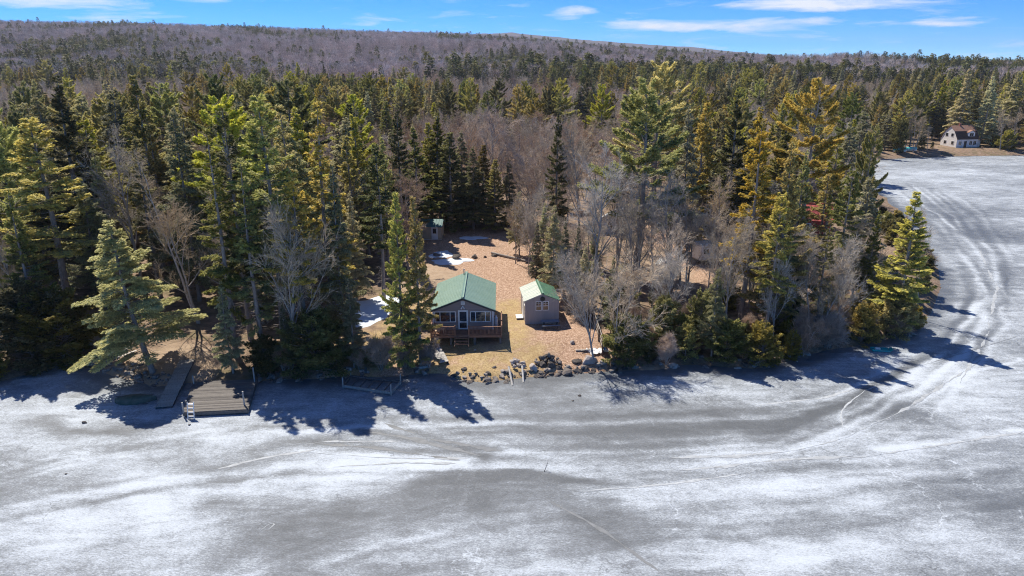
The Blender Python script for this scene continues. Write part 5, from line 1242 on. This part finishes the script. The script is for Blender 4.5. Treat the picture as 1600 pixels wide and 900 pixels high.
# fallen log behind the clearing
a = GT(768, 397); b = GT(850, 417); lg = empty('fallen_log', a, 0, 'long pale fallen log along the right back edge of the clearing', 'log'); dv = Vector(b) - Vector(a)
MB().tube((0, 0, .2), dv * .5 + Vector((0, .1, .22)), .17, .15).tube(dv * .5 + Vector((0, .1, .22)), dv + Vector((0, 0, .2)), .15, .09).build('log_trunk', M_DEAD, lg)
for q, (dx, dy) in ((.3, (.4, .9)), (.55, (.5, -.7)), (.75, (.3, .8))): MB().tube(dv * q + Vector((0, 0, .25)), dv * q + Vector((dx, dy, .7)), .05, .02, n=6).build('limb', M_DEAD, lg)
# stick in the ice
x, y = G(850, 737, 0); sk = empty('ice_stick', (x, y, 0), 0, 'single dark stick poking out of the ice in the foreground', 'stick')
MB().tube((0, 0, -.05), (.28, .25, .62), .025, .015, n=6).build('stick_shaft', M_BLACK, sk); MB().tube((.17, .15, .36), (.34, .1, .5), .012, .006, n=5).build('twig', M_BLACK, sk)
# turquoise boat on the ice at the point
x, y = G(1375, 548, 0); M_TEAL = plain('turquoise_plastic', (.02, .42, .42), (.02, .34, .36), 2, .4)
ky = empty('turquoise_sled', (x, y, 0), math.radians(-10), 'turquoise plastic sled left on the ice below the point', 'sled')
MB().box(-.85, .85, -.35, .35, .02, .08, .02).build('sled_base', M_TEAL, ky)
for sy in (-1, 1): MB().bar((-.85, sy * .37, .14), (.85, sy * .37, .14), .06, .2).build('sled_side', M_TEAL, ky)
MB().bar((.85, 0, .10), (1.15, 0, .36), .72, .05).build('sled_nose', M_TEAL, ky); MB().box(-.5, .0, -.2, .2, .09, .3, .03).build('white_pad', W_TRIM, ky)
# small rocks and ice lumps out on the lake
for i, (px, py, s_, lb) in enumerate([(298, 674, .16, 'dark stone on the snow below the white ladder'), (135, 671, .3, 'dark stone in the grey melt streak on the left'), (905, 628, .22, 'stone frozen in the ice right of the cabin shore'), (106, 752, .12, 'tiny dark stone on the left foreground ice'), (895, 636, .14, 'smaller stone frozen in beside its larger neighbour')]):
    rock(px, py, s_, DROCKS, lb, None, .02)

# ------------------------------------------------------------------ buildings seen through the trees
def cottage(name, px, py, w_, d_, hw, ha, rz, wallm, roofm, label, cat, wins=2, z=None):
    x, y, z = GT(px, py); o = empty(name, (x, y, z - .1), math.radians(rz), label, cat)
    gable_wall(o, w_, d_, hw, ha, 0, wallm); gable_roof(o, w_, d_, hw, ha, .3, .3, roofm, roofm, 8)
    for i in range(wins): window(o, -w_ / 2 + w_ * (i + .5) / wins, 1.0, .9, 1.1, -.01, (1, 1))
    dd = B('door', W_TRIM, o, -w_ / 2 - .05, -w_ / 2 - .002, d_ * .4, d_ * .4 + .95, .1, 2.1); B('pane', GLASS, dd, -w_ / 2 - .06, -w_ / 2 - .051, d_ * .4 + .2, d_ * .4 + .75, 1.1, 1.9)
    return o
M_WROOF = plain('pale_metal_roof', (.70, .71, .70), (.56, .58, .58), 1.5, .4, spec=.6)
cottage('forest_cottage', 573, 300, 6.5, 8, 2.7, 4.8, 62, plain('grey_wall', (.40, .39, .37)), plain('grey_green_roof', (.42, .45, .41), (.35, .38, .35), 2, .5), 'grey-roofed cottage half hidden among the trees left of centre', 'cottage')
cottage('forest_garage', 952, 366, 3.6, 6, 2.4, 3.4, -25, plain('pale_grey_wall', (.50, .51, .53)), M_WROOF, 'pale grey garage hidden behind the bare trees right of centre', 'garage', 1)
cottage('red_cottage', 1292, 362, 6.5, 8, 2.6, 4.6, 75, plain('red_wall', (.36, .07, .055), (.28, .055, .045)), plain('red_roof', (.46, .10, .085), (.36, .08, .07), 2, .6), 'red cottage behind the golden spruces on the point', 'cottage')
x, y, z = GT(1110, 408); cm = empty('camper_trailer', (x, y, z), math.radians(18), 'white camper trailer behind the bare trees right of centre', 'camper')
MB().box(-2.6, 2.6, -1.2, 1.2, .55, 2.75, .14).build('camper_body', W_TRIM, cm); MB().box(-2.5, 2.5, -1.1, 1.1, 2.751, 2.84, .03).build('roof', M_WROOF, cm)
for x_ in (-1.6, .1, 1.6): B('window', GLASS, cm, x_ - .4, x_ + .4, -1.22, -1.201, 1.5, 2.15)
B('door', plain('door_grey', (.6, .62, .65)), cm, .75, 1.1, -1.23, -1.201, .6, 2.4)
for x_ in (-.4, .5):
    for sy in (-1, 1): wh = MB().tube((x_, sy * 1.05, .34), (x_, sy * 1.22, .34), .34, n=16).build('wheel', M_BLACK, cm); MB().tube((x_, sy * 1.221, .34), (x_, sy * 1.24, .34), .16, n=12).build('rim', M_STEEL, wh)
MB().bar((2.6, 0, .5), (3.6, 0, .42), .12, .12).build('hitch', M_BLACK, cm)
x, y, z = GT(1034, 440); ut = empty('utility_shed', (x, y, z), math.radians(-30), 'narrow pale blue-white shed at the leafy yard behind the olive bushes', 'shed')
MB().box(-.9, .9, 0, 1.8, 0, 2.2).build('wall', plain('bluewhite_wall', (.60, .63, .68)), ut); MB().poly([(-1.05, -.15, 2.2), (-1.05, 1.95, 2.5), (-1.05, 1.95, 2.58), (-1.05, -.15, 2.28)], (2.1, 0, 0)).build('roof_slope', M_WROOF, ut)
B('door', plain('bluegrey_door', (.42, .45, .5)), ut, -.4, .4, -.04, -.001, .05, 1.95)

# white house on the far shore
x, y, z = GT(1493, 240)
wh_ = empty('white_house', (x, y + .6, z - .1), math.radians(11), 'white house with brown gambrel roof and dormer on the far shore', 'house')
W_WH = plain('white_clapboard', (.78, .77, .76), (.62, .60, .60), 1.2, .7, .2, stretch=(.5, .5, 3)); M_BRN = plain('brown_shingle', (.33, .19, .14), (.25, .145, .11), 2, .85); M_DBRN = plain('dark_brown_shingle', (.10, .065, .055), (.075, .05, .045), 2, .85)
Wf, Df = 8.4, 7.0; ze, zk, zr = 2.9, 5.4, 7.0; yk = 1.5
for nm, pts in (('gable_wall', [(0, .0, 0), (0, Df, 0), (0, Df, ze), (0, Df - yk, zk), (0, Df / 2, zr), (0, yk, zk), (0, 0, ze)]),):
    MB().poly(pts, (.15, 0, 0)).build(nm, W_WH, wh_); MB().poly([(Wf - .15, b_, c_) for a_, b_, c_ in pts], (.15, 0, 0)).build(nm, W_WH, wh_)
B('front_wall', W_WH, wh_, .16, Wf - .16, .0, .15, 0, ze); B('back_wall', W_WH, wh_, .16, Wf - .16, Df - .15, Df, 0, ze)
for i in range(14): B('clapboard', W_WH, wh_, .02, Wf - .02, -.03, -.002, .05 + i * .2, .23 + i * .2)
for y0, z0, y1, z1, m in ((-.3, ze - .1, yk, zk + .06, M_DBRN), (yk - .15, zk + .02, Df / 2, zr + .12, M_BRN), (Df + .3, ze - .1, Df - yk, zk + .06, M_DBRN), (Df - yk + .15, zk + .02, Df / 2, zr + .12, M_BRN)):
    MB().poly([(-.25, y0, z0), (-.25, y1, z1), (-.25, y1, z1 + .12), (-.25, y0, z0 + .12)], (Wf + .5, 0, 0)).build('roof_slope', m, wh_)
dm = MB().box(4.4, 7.0, .3, 2.4, 3.6, 5.05).build('dormer', W_WH, wh_)
MB().poly([(4.2, .1, 5.0), (5.7, .1, 5.75), (7.2, .1, 5.0), (7.2, .1, 5.12), (5.7, .1, 5.87), (4.2, .1, 5.12)], (0, 2.8, 0)).build('dormer_roof', M_BRN, dm); MB().poly([(4.4, .3, 5.05), (7.0, .3, 5.05), (5.7, .3, 5.7)], (0, .1, 0)).build('dormer_gable', W_WH, dm)
B('pane', GLASS, dm, 5.0, 6.4, .26, .299, 3.9, 4.85); B('frame', W_TRIM, dm, 5.66, 5.74, .24, .259, 3.9, 4.85)
for x_ in (1.4, 5.6, 7.2): wdo = B('window', W_TRIM, wh_, x_ - .65, x_ + .65, -.06, -.031, .8, 2.3); B('pane', GLASS, wdo, x_ - .52, x_ - .04, -.075, -.061, .92, 2.18); B('pane', GLASS, wdo, x_ + .04, x_ + .52, -.075, -.061, .92, 2.18)
B('door', M_BLACK, wh_, 3.0, 4.0, -.06, -.031, .05, 2.2)
for y_, z_ in ((1.7, .9), (5.0, .9), (2.3, 3.5), (4.7, 3.5)): wdo = B('window', W_TRIM, wh_, -.05, -.001, y_ - .65, y_ + .65, z_, z_ + 1.3); B('pane', GLASS, wdo, -.065, -.051, y_ - .5, y_ + .5, z_ + .12, z_ + 1.18)
B('side_porch', W_WH, wh_, Wf + .01, Wf + 2.0, 1.0, 4.5, 0, 2.3); MB().poly([(Wf + .01, .8, 2.5), (Wf + 2.2, .8, 2.25), (Wf + 2.2, .8, 2.37), (Wf + .01, .8, 2.62)], (0, 3.9, 0)).build('porch_roof', M_BRN, wh_)
B('chimney', plain('red_brick', (.30, .12, .09)), wh_, 3.0, 3.6, Df / 2 - .3, Df / 2 + .3, zr - .2, zr + .9)
for i, (px, lb) in enumerate([(1405, 'left one of two boats under turquoise covers on the far shore'), (1421, 'right one of two boats under turquoise covers on the far shore')]):
    x, y, z = GT(px, 241); bo = empty('covered_boat', (x, y, z), .1, lb, 'boat')
    V = []; secs = [(-2.2, .7, .55), (-1.2, .95, .75), (.4, .95, .8), (1.5, .7, .7), (2.3, .1, .55)]
    for xs_, hw_, hh_ in secs: V += [(xs_, -hw_, .6), (xs_, -hw_ * .8, .6 + hh_ * .5), (xs_, 0, .6 + hh_), (xs_, hw_ * .8, .6 + hh_ * .5), (xs_, hw_, .6)]
    Fc = [(a_ * 5 + b_, a_ * 5 + b_ + 1, a_ * 5 + b_ + 6, a_ * 5 + b_ + 5) for a_ in range(4) for b_ in range(4)] + [(0, 1, 2, 3, 4), (24, 23, 22, 21, 20)]
    me = bpy.data.meshes.new('boat_cover'); me.from_pydata(V, [], Fc); me.materials.append(plain('turquoise_tarp', (.10, .50, .50), (.08, .42, .44), 2, .6)); link('boat_cover', me, bo)
    hv = []
    for xs_, hw_, hh_ in secs: hv += [(xs_, -hw_ * .9, .6), (xs_ * .95, -hw_ * .5, .15), (xs_ * .95, hw_ * .5, .15), (xs_, hw_ * .9, .6)]
    me = bpy.data.meshes.new('hull'); me.from_pydata(hv, [], [(a_ * 4 + b_, a_ * 4 + b_ + 1, a_ * 4 + b_ + 5, a_ * 4 + b_ + 4) for a_ in range(4) for b_ in range(3)] + [(0, 1, 2, 3)]); me.materials.append(W_TRIM); link('hull', me, bo)
    for x_ in (-1.2, .8): B('cradle', M_DGREYW, bo, x_ - .06, x_ + .06, -.7, .7, -.05, .16)

# ------------------------------------------------------------------ air
hz = MB().box(-6600, 6600, -60, 8500, -3, 330).build('haze', new_mat('haze_air')); tag(hz, 'thin pale blue air over the far hills', 'haze', None, 'stuff')
k = N(hz.data.materials[0])
vol = k.n('ShaderNodeVolumePrincipled', {'Color': C(.88, .92, 1.0), 'Density': HAZE, 'Anisotropy': 0.1})
k.n('ShaderNodeOutputMaterial', {'Volume': vol.outputs[0]})
